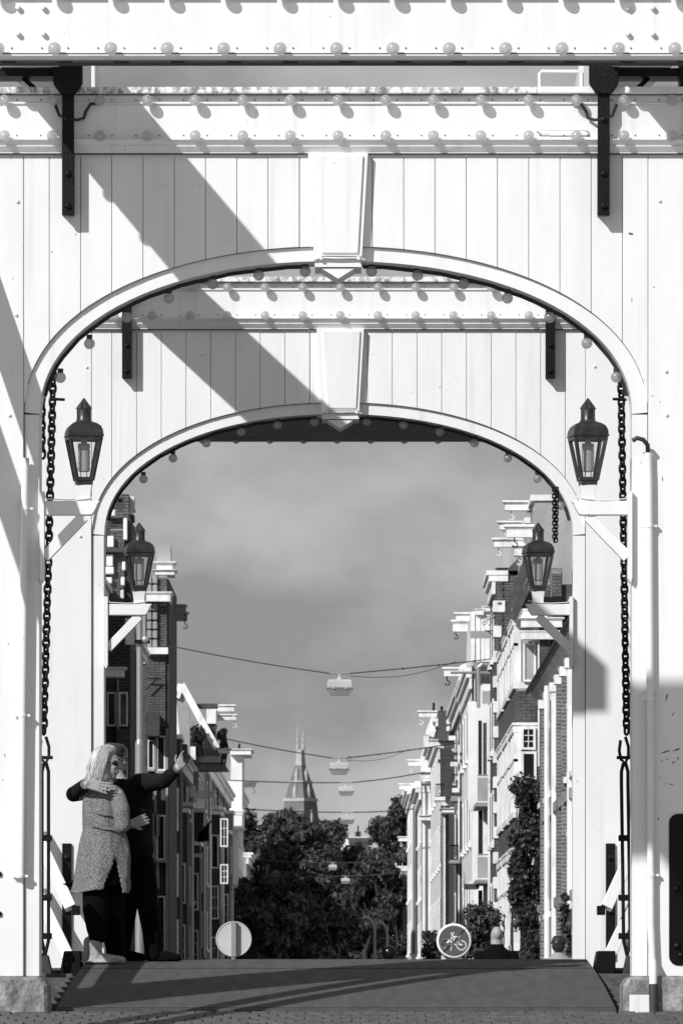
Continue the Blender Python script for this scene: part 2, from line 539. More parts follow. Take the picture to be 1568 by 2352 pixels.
globe_me = MB().ball((0,0,0), 0.0378, 20, 14).mesh('globe', M['globe'], smooth=True)
socket_me = MB().lathe([(0.017, 0), (0.019, 0.012), (0.015, 0.02), (0.013, 0.05)], (0,0,0), 10, axis='y').mesh('socket', M['paint2'])
socket_dn = MB().lathe([(0.013, 0.03), (0.02, 0.034), (0.02, 0.06)], (0,0,0), 10).mesh('socket', M['cable'])
rivet_me = MB().lathe([(0.013, 0), (0.011, -0.008), (0.006, -0.012)], (0,0,0), 8, axis='y').mesh('rivet', M['paint'])
bolt_me = MB().lathe([(0.022, 0), (0.022, -0.012), (0.014, -0.022), (0.004, -0.026)], (0,0,0), 10, axis='y').mesh('bolt', M['iron'], smooth=True)
wbolt_me = MB().lathe([(0.025, 0), (0.025, -0.05), (0.016, -0.056)], (0,0,0), 8, axis='y').mesh('bolt', M['paint'])
screw_me = MB().lathe([(0.0055, 0), (0.004, -0.006)], (0,0,0), 6, axis='y').mesh('screw', M['lantern'])

def put(name, me, parent, loc, rot=None, sc=None):
    o = link(name, me, parent, True)
    o.location = loc
    if rot: o.rotation_euler = rot
    if sc: o.scale = (sc, sc, sc)
    return o

def lamp_row(root, xs, z, yface, thick=0.0, clips=True):
    for x in xs:
        g = put('globe', globe_me, root, (x, yface-0.078, z))
        k = link('socket', socket_me, g, True); k.location = (0, 0.03, 0)
        if clips:
            for dx in (-0.08, 0.08):
                put('screw', screw_me, root, (x+dx, yface-0.001, z + 0.014))

def make_gate():
    root = thing('bridge_gate', (XC, YN, 0), 'near white timber bridge gate with arched opening, keystone and rows of globes', 'bridge gate', 'arched white gates of the bridge')
    # top beam
    MB().box(-3.3, 3.3, -0.03, 0.36, 5.802, 6.112).build('beam', M['paint'], root, local=True, bevel=0.004)
    mb = MB()
    for a, b in ((-3.35, -1.2), (-1.195, 1.36), (1.365, 3.35)):
        pass
    MB().box(-3.35, 1.36, -0.095, 0.42, 6.113, 6.156).build('cap_board', M['cap'], root, local=True, bevel=0.004)
    MB().box(1.363, 3.35, -0.098, 0.42, 6.113, 6.158).build('cap_board', M['paint2'], root, local=True, bevel=0.004)
    # crown moulding under the beam (undercut)
    MB().prism([(0.05, 5.8), (-0.1, 5.8), (-0.1, 5.797), (-0.06, 5.762), (-0.066, 5.759), (-0.066, 5.757), (-0.03, 5.72), (-0.03, 5.715), (0.05, 5.715)], -3.3, 3.3, 'x').build('moulding', M['paint2'], root, local=True)
    # boards
    edges = [0.2485 + 0.212*k for k in range(9)] + [2.118]
    ab, bb = AO, BO
    for s in (-1, 1):
        for i in range(len(edges)-1):
            a, b = edges[i] + 0.002, edges[i+1] - 0.002
            dy = random.uniform(-0.002, 0.002)
            low = []
            for k in range(7):
                x = b + (a-b)*k/6
                low.append((s*x, arch_z(min(x, ab), ab, bb)))
            poly = [(s*a, 5.715), (s*b, 5.715)] + low
            MB().prism(poly, dy, 0.045).build('board', M['paint'], root, local=True, bevel=0.0018)
    low = [(-0.2445+0.489*k/4, arch_z(-0.2445+0.489*k/4, ab, bb)) for k in range(5)]
    MB().prism([(0.2445, 5.715), (-0.2445, 5.715)] + low, 0.0, 0.045).build('board', M['paint'], root, local=True)
    # back panel behind the boards
    pts = [arch_pt(math.pi/2*k/16, ab-0.03, bb-0.03) for k in range(17)]
    poly = [(2.119, 5.7)] + pts + [(-x, z) for x, z in pts[::-1][1:]] + [(-2.119, 5.7)]
    MB().prism(poly, 0.046, 0.34).build('back_panel', M['paint2'], root, local=True)
    # posts
    for s in (-1, 1):
        MB().box(s*2.12, s*3.05, 0.001, 0.36, ZB, 5.714).build('post', M['paint'], root, local=True, bevel=0.004)
        MB().box(s*2.012, s*2.1195, 0.03, 0.35, ZB, SPR-0.002).build('jamb', M['paint'], root, local=True, bevel=0.004)
        ins, outs = [], []
        for k in range(25):
            t = (math.pi/2 - 0.055)*k/24
            if k == 24:
                t = math.pi/2 - 0.0
            ins.append(arch_pt(t, AI, BI)); outs.append(arch_pt(t, AO, BO))
        kx = 0.13
        ins[-1] = (kx, arch_z(kx, AI, BI)); outs[-1] = (kx, arch_z(kx, AO, BO))
        ins = [p for p in ins[:-1] if p[0] > kx+0.01] + [ins[-1]]
        outs = [p for p in outs[:-1] if p[0] > kx+0.01] + [outs[-1]]
        mb = MB(); m = min(len(ins), len(outs)); vs = []; fs = []
        ins = ins[:m-1] + [ins[-1]]; outs = outs[:m-1] + [outs[-1]]
        for (xi, zi), (xo, zo) in zip(ins, outs):
            vs += [(s*xi, 0.03, zi), (s*(xo+0.012), 0.03, zo+0.012), (s*(xo+0.012), 0.1, zo+0.012), (s*xi, 0.352, zi)]
        for i in range(m-1):
            o = 4*i
            for k in range(4):
                l = (k+1) % 4
                fs.append((o+k, o+l, o+4+l, o+4+k))
        fs += [(0,1,2,3), (4*m-4, 4*m-1, 4*m-2, 4*m-3)]
        mb.add(vs, fs).build('arch_trim', M['paint'], root, local=True)
    for s in (-1, 1):  # thin dark strips standing in for shadow gaps and dirty joints
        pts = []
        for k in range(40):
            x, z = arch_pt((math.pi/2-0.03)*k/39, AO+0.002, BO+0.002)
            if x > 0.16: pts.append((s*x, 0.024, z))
        MB().tube(pts, 0.0052, 6).build('gap_strip', M['joint'], root, local=True)
        MB().box(s*2.1145, s*2.1197, 0.02, 0.0298, ZB, SPR).build('gap_strip', M['joint'], root, local=True)
        MB().box(s*2.013, s*2.114, 0.0285, 0.031, SPR-0.003, SPR+0.001).build('gap_strip', M['joint'], root, local=True)
    MB().box(-3.3, 3.3, -0.046, -0.03, 6.108, 6.1125).build('gap_strip', M['joint'], root, local=True)  # dark lines drawn in for the shadow gaps along beam and moulding
    MB().box(-3.3, 3.3, -0.031, -0.006, 5.7085, 5.7148).build('gap_strip', M['joint'], root, local=True)
    MB().box(-3.3, 3.3, -0.0362, -0.03, 5.8005, 5.8035).build('gap_strip', M['joint'], root, local=True)
    # keystone
    kc = 0.015
    ks = MB().prism([(kc-0.204, 5.714), (kc-0.162, 4.992), (kc+0.162, 4.992), (kc+0.204, 5.714)], -0.07, 0.06).build('keystone', M['paint'], root, local=True, bevel=0.003)
    MB().prism([(kc-0.148, 5.69), (kc-0.11, 5.03), (kc+0.135, 5.03), (kc+0.17, 5.69)], -0.088, -0.069).build('panel', M['paint'], ks, local=True, bevel=0.003)
    mb = MB().box(kc-0.12, kc+0.15, -0.092, 0.0, 5.01, 5.016)
    mb.build('drip_ledge', M['paint2'], ks, local=True)
    MB().tube([(kc-0.17, -0.07, 4.985), (kc-0.12, -0.082, 5.0), (kc, -0.083, 4.996), (kc+0.14, -0.082, 5.0), (kc+0.18, -0.065, 4.985)], 0.0065, 8).build('conduit', M['paint'], ks, smooth=True, local=True)
    for dx in (-0.115, 0.138):
        MB().box(kc+dx-0.01, kc+dx+0.01, -0.092, -0.07, 4.985, 5.008).build('clip', M['paint'], ks, local=True)
    MB().box(kc-0.158, kc+0.158, -0.055, 0.34, 4.94, 4.9915).build('soffit_block', M['paint2'], ks, local=True)
    mb = MB().prism([(kc-0.115, 4.934), (kc+0.115, 4.934), (kc+0.0, 4.862)], -0.04, 0.3)
    mb.build('pendant', M['paint2'], ks, local=True)
    # iron straps over beam and boards
    for s in (-1, 1):
        x = s*1.812
        st = MB().box(x-0.041, x+0.041, -0.128, -0.098, 5.28, 6.4).build('strap', M['iron'], root, local=True, bevel=0.004)
        MB().box(x-0.04, x+0.04, -0.0985, 0.0, 5.29, 5.7).build('spacer', M['iron'], st, local=True)
        for z in (5.565, 5.345, 5.93):
            put('bolt', bolt_me, st, (x, -0.128, z))
        bl = MB().box(x-0.055, x+0.055, -0.097, 0.35, 6.16, 6.34).build('bearing', M['iron'], root, local=True, bevel=0.008)
        MB().prism([(x-0.05, 6.1), (x+0.05, 6.1), (x+0.1, 6.17), (x+0.1, 6.44), (x-0.1, 6.44), (x-0.1, 6.17)], -0.165, -0.1).build('bearing_housing', M['iron'], bl, local=True, bevel=0.008)
        MB().lathe([(0.075, -0.1), (0.085, -0.09), (0.085, 0.09), (0.075, 0.1)], (x, -0.02, 6.42), 18, axis='x').build('axle_cap', M['iron'], bl, local=True, smooth=True)
        MB().box(x+s*0.06, x+s*0.55, -0.05, 0.2, 6.235, 6.29).build('bearing_plate', M['iron'], bl, local=True)
        MB().bar((x+s*0.22, 0.1, 6.157), (x+s*0.32, 0.1, 6.25), 0.03, 0.03).build('bearing_strut', M['iron'], bl, local=True)
        MB().box(x+s*0.52, x+s*0.62, -0.09, 0.2, 6.157, 6.5).build('bearing_post', M['iron'], bl, local=True)
    # rows of globes with conduit
    xs = [0.0148 + 0.3225*k for k in range(-8, 9)]
    up = [x for x in xs if abs(abs(x)-1.81) > 0.08]
    lamp_row(root, up, 6.062, -0.03)
    lamp_row(root, xs, 5.822, -0.03)
    for z, r, nm in ((6.052, 0.0065, 'conduit'), (5.812, 0.0105, 'conduit')):
        ys = [x for x in (up if z > 6 else xs)]
        for a, b in zip(ys[:-1], ys[1:]):
            if b - a > 0.5: continue
            MB().tube([(a+0.03, -0.04, z), (b-0.03, -0.04, z)], r, 8).build('conduit', M['paint'], root, local=True, smooth=True)
    for s in (-1, 1):
        # cable loops round the straps
        x = s*1.812
        pts = [(x - s*0.21, -0.05, 6.05), (x - s*0.15, -0.06, 6.045), (x - s*0.115, -0.06, 5.99), (x - s*0.105, -0.06, 5.95), (x - s*0.06, -0.1, 5.93), (x, -0.14, 5.935), (x + s*0.06, -0.1, 5.96), (x + s*0.09, -0.06, 6.04)]
        MB().tube(pts, 0.011, 8).build('cable_loop', M['cable'], root, local=True, smooth=True)
    # globes hanging under the arch
    px = [(135,867),(202,789),(288,728),(385,684),(486,651),(592,631),(699,622),(852,622),(958,631),(1064,651),(1165,684),(1262,728),(1348,788),(1416,866)]
    for x, y in px:
        loc = ((x-770)/338.0, 0.2, (2285-y)/338.0 + 0.02)
        g = put('globe', globe_me, root, loc)
        k = link('socket', socket_dn, g, True)
    for s in (-1, 1):
        pts = []
        for k in range(22):
            t = 0.12 + (math.pi/2 - 0.2)*k/21
            x, z = arch_pt(t, AI-0.016, BI-0.016)
            pts.append((s*x, 0.2 + 0.006*math.sin(k*1.7), z + 0.003*math.sin(k*2.3)))
        MB().tube(pts, 0.0135, 6).build('arch_cable_shade', M['cable'], root, local=True, smooth=True)  # cable under the arch, thickened to darken the soffit like shade
    # rivets on the posts
    for x, z in ((-2.16, 5.39), (2.196, 5.395), (-2.213, 4.239), (-2.215, 3.938), (2.24, 4.237), (2.245, 3.94), (-1.165, 5.50), (-2.17, 4.62)):
        put('rivet', rivet_me, root, (x, -0.001, z))
    return root
gateN = make_gate()
gateF = copy_tree(gateN)
gateF.location = (XC-0.003, YF, 0)
gateF['label'] = 'far white timber bridge gate seen through the near arch'
# lifting handle and grab rail on the near gate's beam
MB().tube([(1.385, 0.1, 6.156), (1.385, 0.1, 6.275), (1.4, 0.1, 6.29), (1.655, 0.1, 6.29), (1.672, 0.1, 6.275), (1.672, 0.1, 6.156)], 0.0125, 10).build('grab_rail', M['paint'], gateN, local=True, smooth=True)
MB().tube([(1.36, -0.035, 5.865), (1.375, -0.07, 5.865), (1.40, -0.075, 5.873), (1.43, -0.075, 5.865), (1.66, -0.075, 5.868), (1.69, -0.07, 5.862), (1.71, -0.035, 5.86)], 0.006, 6).build('grab_rail', M['paint2'], gateN, local=True)
# dark hatch let into the near right post
hp = []
for cx, cz, a0 in ((2.9, 1.17, 0), (2.32, 1.17, 90), (2.32, 0.26, 180), (2.9, 0.26, 270)):
    for k in range(5):
        t = R(a0 + 22.5*k); hp.append((cx+0.06*math.cos(t), cz+0.06*math.sin(t)))
h = MB().prism(hp, -0.012, 0.02).build('hatch', M['hatch'], gateN, local=True, bevel=0.004)
for x, z in ((2.315, 0.335), (2.34, 0.27), (2.31, 0.72), (2.36, 1.12)):
    put('bolt', bolt_me, h, (x, -0.013, z), sc=1.1)
for x, z in ((-2.285, 0.82), (-2.285, 0.55)):
    put('bolt', bolt_me, gateN, (x, 0.0, z), sc=0.9)
# scuffs, stains and chipped spots on the near posts
rs_ = random.Random(11)
def scuff(px, py, w, h, tilt=0.0):
    c = P(px, py, YN) - Vector((XC, YN, 0)); n = 9; pts = []
    for k in range(n):
        t = 2*math.pi*k/n; rr = rs_.uniform(0.6, 1.15)
        a, b = w/676.0*rr*math.cos(t), h/676.0*rr*math.sin(t)
        pts.append((c.x + a*math.cos(tilt) - b*math.sin(tilt), c.z + a*math.sin(tilt) + b*math.cos(tilt)))
    MB().prism(pts, -0.0006, 0.004).build('paint_scuff', M['slat'], gateN, local=True)
for q in ((1527, 1727, 26, 3, 0.3), (1552, 1722, 18, 4, 0.4), (1519, 1747, 3, 6, 0.2), (1531, 1744, 2, 7, -0.4), (1545, 1752, 8, 3, 0.7), (1556, 1742, 3, 7, 0.2), (1447, 537, 12, 7, 0), (1511, 1880, 3, 9, 0),
          (1528, 1800, 4, 2, 0), (1540, 1802, 10, 2, 0), (1516, 1785, 3, 3, 0), (1545, 1640, 14, 2, 0.9), (1530, 1600, 3, 20, -0.2), (120, 578, 3, 5, 0), (30, 640, 3, 3, 0), (1500, 660, 8, 2, 0.5), (1450, 690, 2, 16, 0), (20, 1480, 3, 4, 0), (12, 1735, 2, 9, 0.2), (1520, 1100, 2, 12, 0.1)):
    scuff(*q)
# far gate: straps and diagonal timbers low on both posts
for s in (-1, 1):
    x = s*2.33
    st = MB().box(x-0.04, x+0.04, -0.03, 0.0, 0.3, 1.3).build('strap', M['iron'], gateF, local=True, bevel=0.004)
    for z in (1.18, 0.72): put('bolt', bolt_me, st, (x, -0.03, z), sc=1.2)
    for (xa, za), (xb, zb) in (((2.28, 0.74), (2.62, 1.46)), ((2.27, 0.26), (2.62, 0.97))):
        MB().bar((s*xa, -0.35, za), (s*xb, -0.12, zb), 0.1, 0.1, up=(0,1,0)).build('brace', M['paint'], gateF, local=True, bevel=0.004)
    MB().box(s*2.2, s*2.27, -0.4, -0.3, 0.68, 0.76).build('brace_foot', M['iron'], gateF, local=True, bevel=0.006)

# stone plinths
for s in (-1, 1):
    for Y, w in ((YN, 'near'), (YF, 'far')):
        xi = 1.955 if s < 0 else 1.945
        mb = MB(); d0 = Y-0.13
        prof = [(xi+0.04, ZB-0.001), (xi, ZB-0.06), (xi-0.01, -0.4), (3.4, -0.4), (3.4, ZB-0.001)]
        mb.prism([(XC+s*a, b) for a, b in prof], d0, Y+0.5)
        o = mb.build('stone_plinth', M['stone'], bevel=0.022)
        tag(o, 'stained stone plinth under the %s post of the %s gate' % ('left' if s < 0 else 'right', w), 'plinth', 'stone plinths under the gate posts')
# small white plate leaning on the right plinth
o = MB().box(XC+1.985, XC+2.13, YN-0.155, YN-0.135, -0.14, 0.0).build('white_plate', M['paint2'], bevel=0.003)
tag(o, 'small white plate against the right stone plinth', 'plate')

# ------------------------------------------------------------------ balance frames overhead
def make_frame(tailY, tipY, gateY, label):
    d = 1 if tipY > tailY else -1
    zt = lambda Y: 6.5 + (0.1 if (Y-gateY)*d < 0 else 0.1)*(Y-gateY)*d
    root = thing('balance_frame', (XC, gateY, 6.5), label, 'balance frame', 'balance frames of the lifting bridge')
    for s in (-1, 1):
        x = XC + s*2.07
        y0, y1 = tailY, tipY
        vs = []
        for Y in (y0, gateY, y1):
            h = 0.25 if Y == y0 else 0.2
            vs += [(x-0.21, Y, zt(Y)-h), (x+0.21, Y, zt(Y)-h), (x+0.21, Y, zt(Y)+h), (x-0.21, Y, zt(Y)+h)]
        b = MB().add(vs, [(0,1,2,3), (8,11,10,9)] + [(o+k, o+4+k, o+4+(k+1)%4, o+(k+1)%4) for o in (0,4) for k in range(4)]).build('beam', M['paint'], root, bevel=0.01)
        if d > 0:
            k = 0; Y = tailY + 0.5
            while Y < gateY - 0.3:
                for q in (-1, 1):
                    g = put('globe', globe_me, root, Vector((x + q*0.24, Y, zt(Y)-0.15)) - root.location)
                    kk = link('socket', socket_me, g, True); kk.rotation_euler = (0, 0, R(90)*(1 if q < 0 else -1)); kk.location = (-q*0.03, 0, 0)
                Y += 0.323
    # cross beam with the ballast
    ya, yb = (tailY-0.05, tailY+0.06) if d > 0 else (tailY-2.6, tailY+0.05)
    fr = ya if d > 0 else yb-0.12
    zb = 5.372
    xe = 2.46 if d > 0 else 3.1
    MB().box(XC-xe, XC+xe, ya, yb, zb+0.035, 5.80).build('cross_beam', M['paint'], root, bevel=0.006)
    MB().box(XC-xe-0.04, XC+xe+0.04, ya-0.05, yb+0.05, 5.801, 5.84).build('cap_board', M['cap'], root, bevel=0.004)
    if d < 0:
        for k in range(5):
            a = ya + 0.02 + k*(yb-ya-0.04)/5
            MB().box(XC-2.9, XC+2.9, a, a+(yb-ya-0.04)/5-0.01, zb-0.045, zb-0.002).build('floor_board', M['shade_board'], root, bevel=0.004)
    MB().prism([(ya+0.02, zb+0.036), (ya-0.03, zb+0.036), (ya-0.03, zb+0.026), (ya+0.012, zb), (yb, zb), (yb, zb+0.036)], XC-xe, XC+xe, 'x').build('moulding', M['paint2'], root)
    MB().box(XC-xe, XC+xe, fr-0.001, yb-0.002, zb-0.012, zb-0.0005).build('shadow_line', M['joint'], root)  # dark strips put in for the shadow lines below and above the moulding
    MB().box(XC-xe, XC+xe, ya-0.034, ya-0.0, zb+0.0365, zb+0.0405).build('gap_strip', M['joint'], root)
    xs = [-0.0305 + 0.3225*k for k in range(-8, 9)]
    if d > 0: xs = [(770-805)/399.0 + 0.106 + 0.3233*k for k in range(-7, 8)]
    for z in ((5.431, 5.752) if d > 0 else (5.431,)):
        for x in xs:
            zz = z if d > 0 else z-0.1
            g = put('globe', globe_me, root, Vector((XC+x, fr-0.075, zz)) - root.location)
            kk = link('socket', socket_me, g, True); kk.location = (0, 0.03, 0)
            for dx in (-0.075, 0.075):
                put('screw', screw_me, root, Vector((XC+x+dx, fr-0.001, z+0.015)) - root.location)
        for a, b in zip(xs[:-1], xs[1:]):
            MB().tube([(XC+a+0.035, fr-0.014, z-0.02), (XC+b-0.035, fr-0.014, z-0.02)], 0.011, 8).build('conduit', M['paint'], root, smooth=True)
    if d > 0:
        for s in (-1, 1):
            MB().box(XC+s*1.86, XC+s*2.95, tailY-0.02, tailY+0.13, 6.14, 7.22).build('shade_box', M['paint2'], root, bevel=0.01)  # unseen boxes added to cast the shadow edge on the right post
        for px_ in (42, 100, 1440, 1497):
            for py_ in (18, 78):
                q = P(px_, py_, fr)
                put('bolt', wbolt_me, root, q - root.location, sc=0.6)
    return root
frameN = make_frame(35.35, 46.45, YN, 'near white balance frame whose cross beam with globes spans the top of view')
frameF = make_frame(59.1, 47.28, YF, 'far balance frame with a dark shaded cross beam beyond the far arch')

# struts leaning from the near gate toward the camera, left of the view
for i, (x, z) in enumerate(((-2.72, 5.55), (-3.02, 5.4))):
    L = 4.15
    z1 = z - 1.5*L
    o = MB().bar((x, YN-0.01, z), (x, YN-L, zn(YN-L)-0.02), 0.13, 0.16).build('gate_strut', M['paint'], None, bevel=0.006)
    tag(o, ('inner' if i == 0 else 'outer') + ' white timber strut propping the left side of the near gate', 'strut', 'struts propping the near gate')

# ------------------------------------------------------------------ lanterns on brackets
def make_lantern(s):                  # s = side of its post (-1 left, 1 right); local origin on the lantern's axis at gate plane
    name = 'left' if s < 0 else 'right'
    root = thing('bracket_lantern', (XC + s*1.712, YN, 3.36), '', 'lantern', 'copper lanterns on white brackets')
    c = (0, 0.05, -3.36)
    yaw = R(9)
    L = lambda mb, nm, m, p=root, **k: mb.build(nm, M[m] if isinstance(m, str) else m, p, local=True, **k)
    rf = L(MB().sq([(0.108, 3.792), (0.124, 3.795), (0.124, 3.806), (0.118, 3.808), (0.12, 3.818), (0.116, 3.84), (0.104, 3.866), (0.08, 3.885), (0.055, 3.896)], c, yaw), 'roof', 'lantern', smooth=True)
    ch = L(MB().lathe([(0.062, 3.893), (0.056, 3.9), (0.049, 3.915), (0.049, 3.99)], c, 20), 'chimney', 'lantern', smooth=True)
    L(MB().lathe([(0.058, 3.985), (0.045, 4.004), (0.004, 4.06)], c, 20, star=0.8), 'chimney_cap', 'lantern', ch)
    mb = MB()
    def corner(h, z, k):
        t = yaw + math.pi/4 + k*math.pi/2
        return Vector((c[0]+h*1.41421*math.cos(t), c[1]+h*1.41421*math.sin(t), c[2]+z))
    for k in range(4):
        mb.bar(corner(0.106, 3.79, k), corner(0.053, 3.5, k), 0.02, 0.02)
        a, b = corner(0.106, 3.784, k), corner(0.106, 3.784, (k+1) % 4); mb.bar(a, b, 0.018, 0.026)
        a, b = corner(0.055, 3.508, k), corner(0.055, 3.508, (k+1) % 4); mb.bar(a, b, 0.018, 0.022)
    L(mb, 'frame', 'lantern')
    for k in range(4):
        l = (k+1) % 4
        L(MB().add([corner(0.104, 3.782, k), corner(0.104, 3.782, l), corner(0.053, 3.505, l), corner(0.053, 3.505, k)], [(0,1,2,3)]), 'pane', 'glass', fix=False)
    L(MB().sq([(0.054, 3.465), (0.056, 3.494), (0.062, 3.496), (0.062, 3.503), (0.05, 3.504)], c, yaw), 'collar', 'lantern')
    prof = []
    for i in range(11):
        z = 3.56 + 0.19*i/10
        prof.append((0.043 if i % 2 else 0.039, z))
    bb = L(MB().lathe([(0.025, 3.557)] + prof + [(0.02, 3.752), (0.02, 3.79)], c, 16), 'mantle', 'frost', smooth=True)
    for dx in (-0.02, 0.02):
        L(MB().tube([(c[0]+dx, c[1]-0.02, c[2]+3.505), (c[0]+dx, c[1]-0.02, c[2]+3.56)], 0.003, 6), 'mantle_support', 'lantern', bb)
    L(MB().sq([(0.046, 3.357), (0.046, 3.39), (0.05, 3.43), (0.0555, 3.465)], (c[0], c[1], c[2]), 0.0), 'pedestal', 'paint', bevel=0.002)
    # bracket
    z0, z1 = 3.262-3.36, 3.357-3.36
    tip = [(-s*0.112, z1), (-s*0.098, z1-0.018), (-s*0.085, z1-0.05), (-s*0.062, z0+0.005), (-s*0.05, z0), (s*0.268, z0), (s*0.268, z1)]
    L(MB().prism(tip, 0.0, 0.1), 'arm', 'paint', bevel=0.004)
    L(MB().bar((s*0.27, 0.05, 2.975-3.36), (-s*0.0, 0.05, 3.255-3.36), 0.075, 0.06, up=(0,1,0)), 'brace', 'paint', bevel=0.004)
    L(MB().prism([(s*0.268, 3.42-3.36), (s*0.268, 2.83-3.36), (s*0.285, 2.80-3.36), (s*0.298, 2.83-3.36), (s*0.298, 3.42-3.36)], -0.02, 0.12), 'back_plate', 'paint2')
    L(MB().tube([(s*0.27, 0.0, 3.40-3.36), (s*0.25, -0.005, 3.37-3.36), (s*0.1, -0.005, 3.362-3.36), (0, -0.005, 3.368-3.36), (-s*0.09, 0.0, 3.385-3.36)], 0.004, 6), 'feed_cable', 'paint')
    return root
for s in (-1, 1):
    a = make_lantern(s)
    a['label'] = 'copper lantern on the white bracket of the near gate, %s post' % ('left' if s < 0 else 'right')
    b = copy_tree(a); b.location.y = YF; b.location.x += -0.003
    b['label'] = 'smaller copper lantern on the white bracket of the far gate, %s post' % ('left' if s < 0 else 'right')

# ------------------------------------------------------------------ chains and lifting rods
def link_mesh():
    pts = []
    hw, hl = 0.0238, 0.0125
    for k in range(8):
        t = math.pi*k/7; pts.append((hw*math.cos(t), 0, hl + hw*math.sin(t)))
    for k in range(8):
        t = math.pi + math.pi*k/7; pts.append((hw*math.cos(t), 0, -hl + hw*math.sin(t)))
    return MB().tube(pts, 0.0104, 7, closed=True).mesh('chain_link', M['iron'], smooth=True)
link_me = link_mesh()
def chain(p0, p1, label, sag=0.0, pitch=0.0505, yaw0=32, group='iron lifting chains', sc=1.0):
    p0 = Vector(p0); p1 = Vector(p1)
    root = thing('lifting_chain', p1, label, 'chain', group)
    n = int((p1-p0).length/pitch)
    d = (p1-p0).normalized()
    q = Vector((0,0,-1)).rotation_difference(d)
    for i in range(n):
        p = p0 + d*pitch*(i+0.5)
        o = link('chain_link', link_me, root, True)
        o.location = p - root.location
        e = (q.to_matrix() @ Matrix.Rotation(R(yaw0 + 90*(i % 2) + random.uniform(-9, 9)), 3, 'Z')).to_euler()
        o.rotation_euler = e
        o.scale = (sc, sc, sc)
    return root
YC = 46.3
KC = F/YC
def cp(px, py, Y=YC): return P(px, py, Y)
top_l, top_r = cp(139, 760), cp(1415, 760)
hi = lambda p: Vector((p.x, p.y, 6.72))
cl = chain(hi(top_l), cp(101, 1690), 'heavy iron chain hanging inside the left post of the near gate')
cr = chain(hi(top_r), cp(1438, 1690), 'heavy iron chain hanging inside the right post of the near gate')
def rods(px, s, label):
    root = thing('lifting_rod', cp(px, 2195), label, 'lifting rod', 'iron rods below the chains')
    sh = [cp(px-9, 1700), cp(px-12, 1725), cp(px-8, 1745), cp(px+2, 1752), cp(px+9, 1738), cp(px+9, 1715), cp(px+2, 1692)]
    MB().tube(sh, 0.012, 8).build('shackle', M['iron'], root, smooth=True)
    MB().tube([cp(px-18, 1740), cp(px+18, 1740)], 0.013, 8).build('shackle_pin', M['iron'], root, smooth=True)
    for dx in (-7, 8):
        pts = [cp(px+dx*0.3, 1752), cp(px+dx, 1772), cp(px+dx, 1800), cp(px+dx+s*3, 2000), cp(px+dx+s*5, 2160), cp(px+s*6, 2195)]
        MB().tube(pts, 0.0135, 8).build('rod', M['iron'], root, smooth=True)
    for y in (1925, 2062, 2150):
        MB().box(cp(px-14, y).x, cp(px+16, y).x, YC-0.02, YC+0.02, cp(0, y+7).z, cp(0, y-7).z).build('clamp', M['iron'], root, bevel=0.004)
    return root
rods(104, 0, 'black iron lifting rods below the left chain')
rods(1433, 1, 'black iron lifting rods below the right chain')
# small shackles part way down
for c_, px, lab in ((cl, 133, 'a'), (cr, 1421, 'b')):
    q = cp(px, 917)
    MB().tube([q + Vector((-0.05, -0.02, 0)), q + Vector((0.055, -0.02, -0.005))], 0.011, 8).build('shackle_pin', M['iron'], c_)
# spare chain loop hanging at the far arch, right
root = None
a = chain(cp(1271, 1120, 50.8), cp(1272, 1250, 50.8), 'left strand of the short chain loop hanging in the far arch', yaw0=10, group='short chain loop in the far arch', sc=0.55, pitch=0.028)
b = chain(cp(1279, 1120, 50.8), cp(1276, 1250, 50.8), 'right strand of the short chain loop hanging in the far arch', yaw0=60, group='short chain loop in the far arch', sc=0.55, pitch=0.028)
# second chains, mostly hidden behind the near posts
chain(cp(97, 905, 44.2), cp(97, 1060, 44.2), 'short second chain half hidden behind the left near post', yaw0=35)
chain(cp(1455, 1290, 46.0), cp(1452, 1700, 46.0), 'second chain half hidden behind the right near post', yaw0=35)

# ------------------------------------------------------------------ pipes on the near posts
def pipe(pts_px, label, clamps, r=0.026, Y=YN-0.04):
    root = thing('wall_pipe', P(pts_px[-1][0], pts_px[-1][1], Y), label, 'pipe', 'white pipes on the near posts')
    MB().tube([P(x, y, Y) for x, y in pts_px], r, 14).build('pipe', M['paint'], root, smooth=True)
    for x, y in clamps:
        q = P(x, y, Y)
        cb = MB().lathe([(r+0.004, -0.012), (r+0.005, 0), (r+0.004, 0.012)], q, 14).build('clamp', M['paint2'], root)
        for dx in (-1, 1):
            MB().box(q.x+dx*(r+0.003), q.x+dx*(r+0.028), Y-0.004, Y+0.03, q.z-0.008, q.z+0.008).build('lug', M['paint2'], root)
    return root
pipe([(59, 1052), (57, 1200), (52, 1640), (48, 2015)], 'white pipe down the left post of the near gate', [(58, 1168), (52, 1643), (47, 2012)])
rp = pipe([(1487, 1040), (1489, 1100), (1492, 1600), (1494, 2120), (1497, 2190), (1498, 2210)], 'long white pipe down the right post of the near gate', [(1490, 1208), (1492, 1604), (1494, 2010)])
MB().tube([P(1498, 2208, YN-0.04), P(1499, 2222, YN-0.1), P(1499, 2236, YN-0.165), P(1499, 2262, YN-0.165)], 0.027, 12).build('bend', M['paint'], rp, smooth=True)
MB().tube([P(1499, 2260, YN-0.165), P(1500, 2334, YN-0.165)], 0.03, 12).build('pipe_shoe', M['joist'], rp, smooth=True)
MB().tube([P(1452, 1012, YN-0.08), P(1462, 1006, YN-0.09), P(1476, 1010, YN-0.09), P(1486, 1022, YN-0.087), P(1487, 1042, YN-0.04)], 0.016, 10).build('elbow', M['cable'], rp, smooth=True)

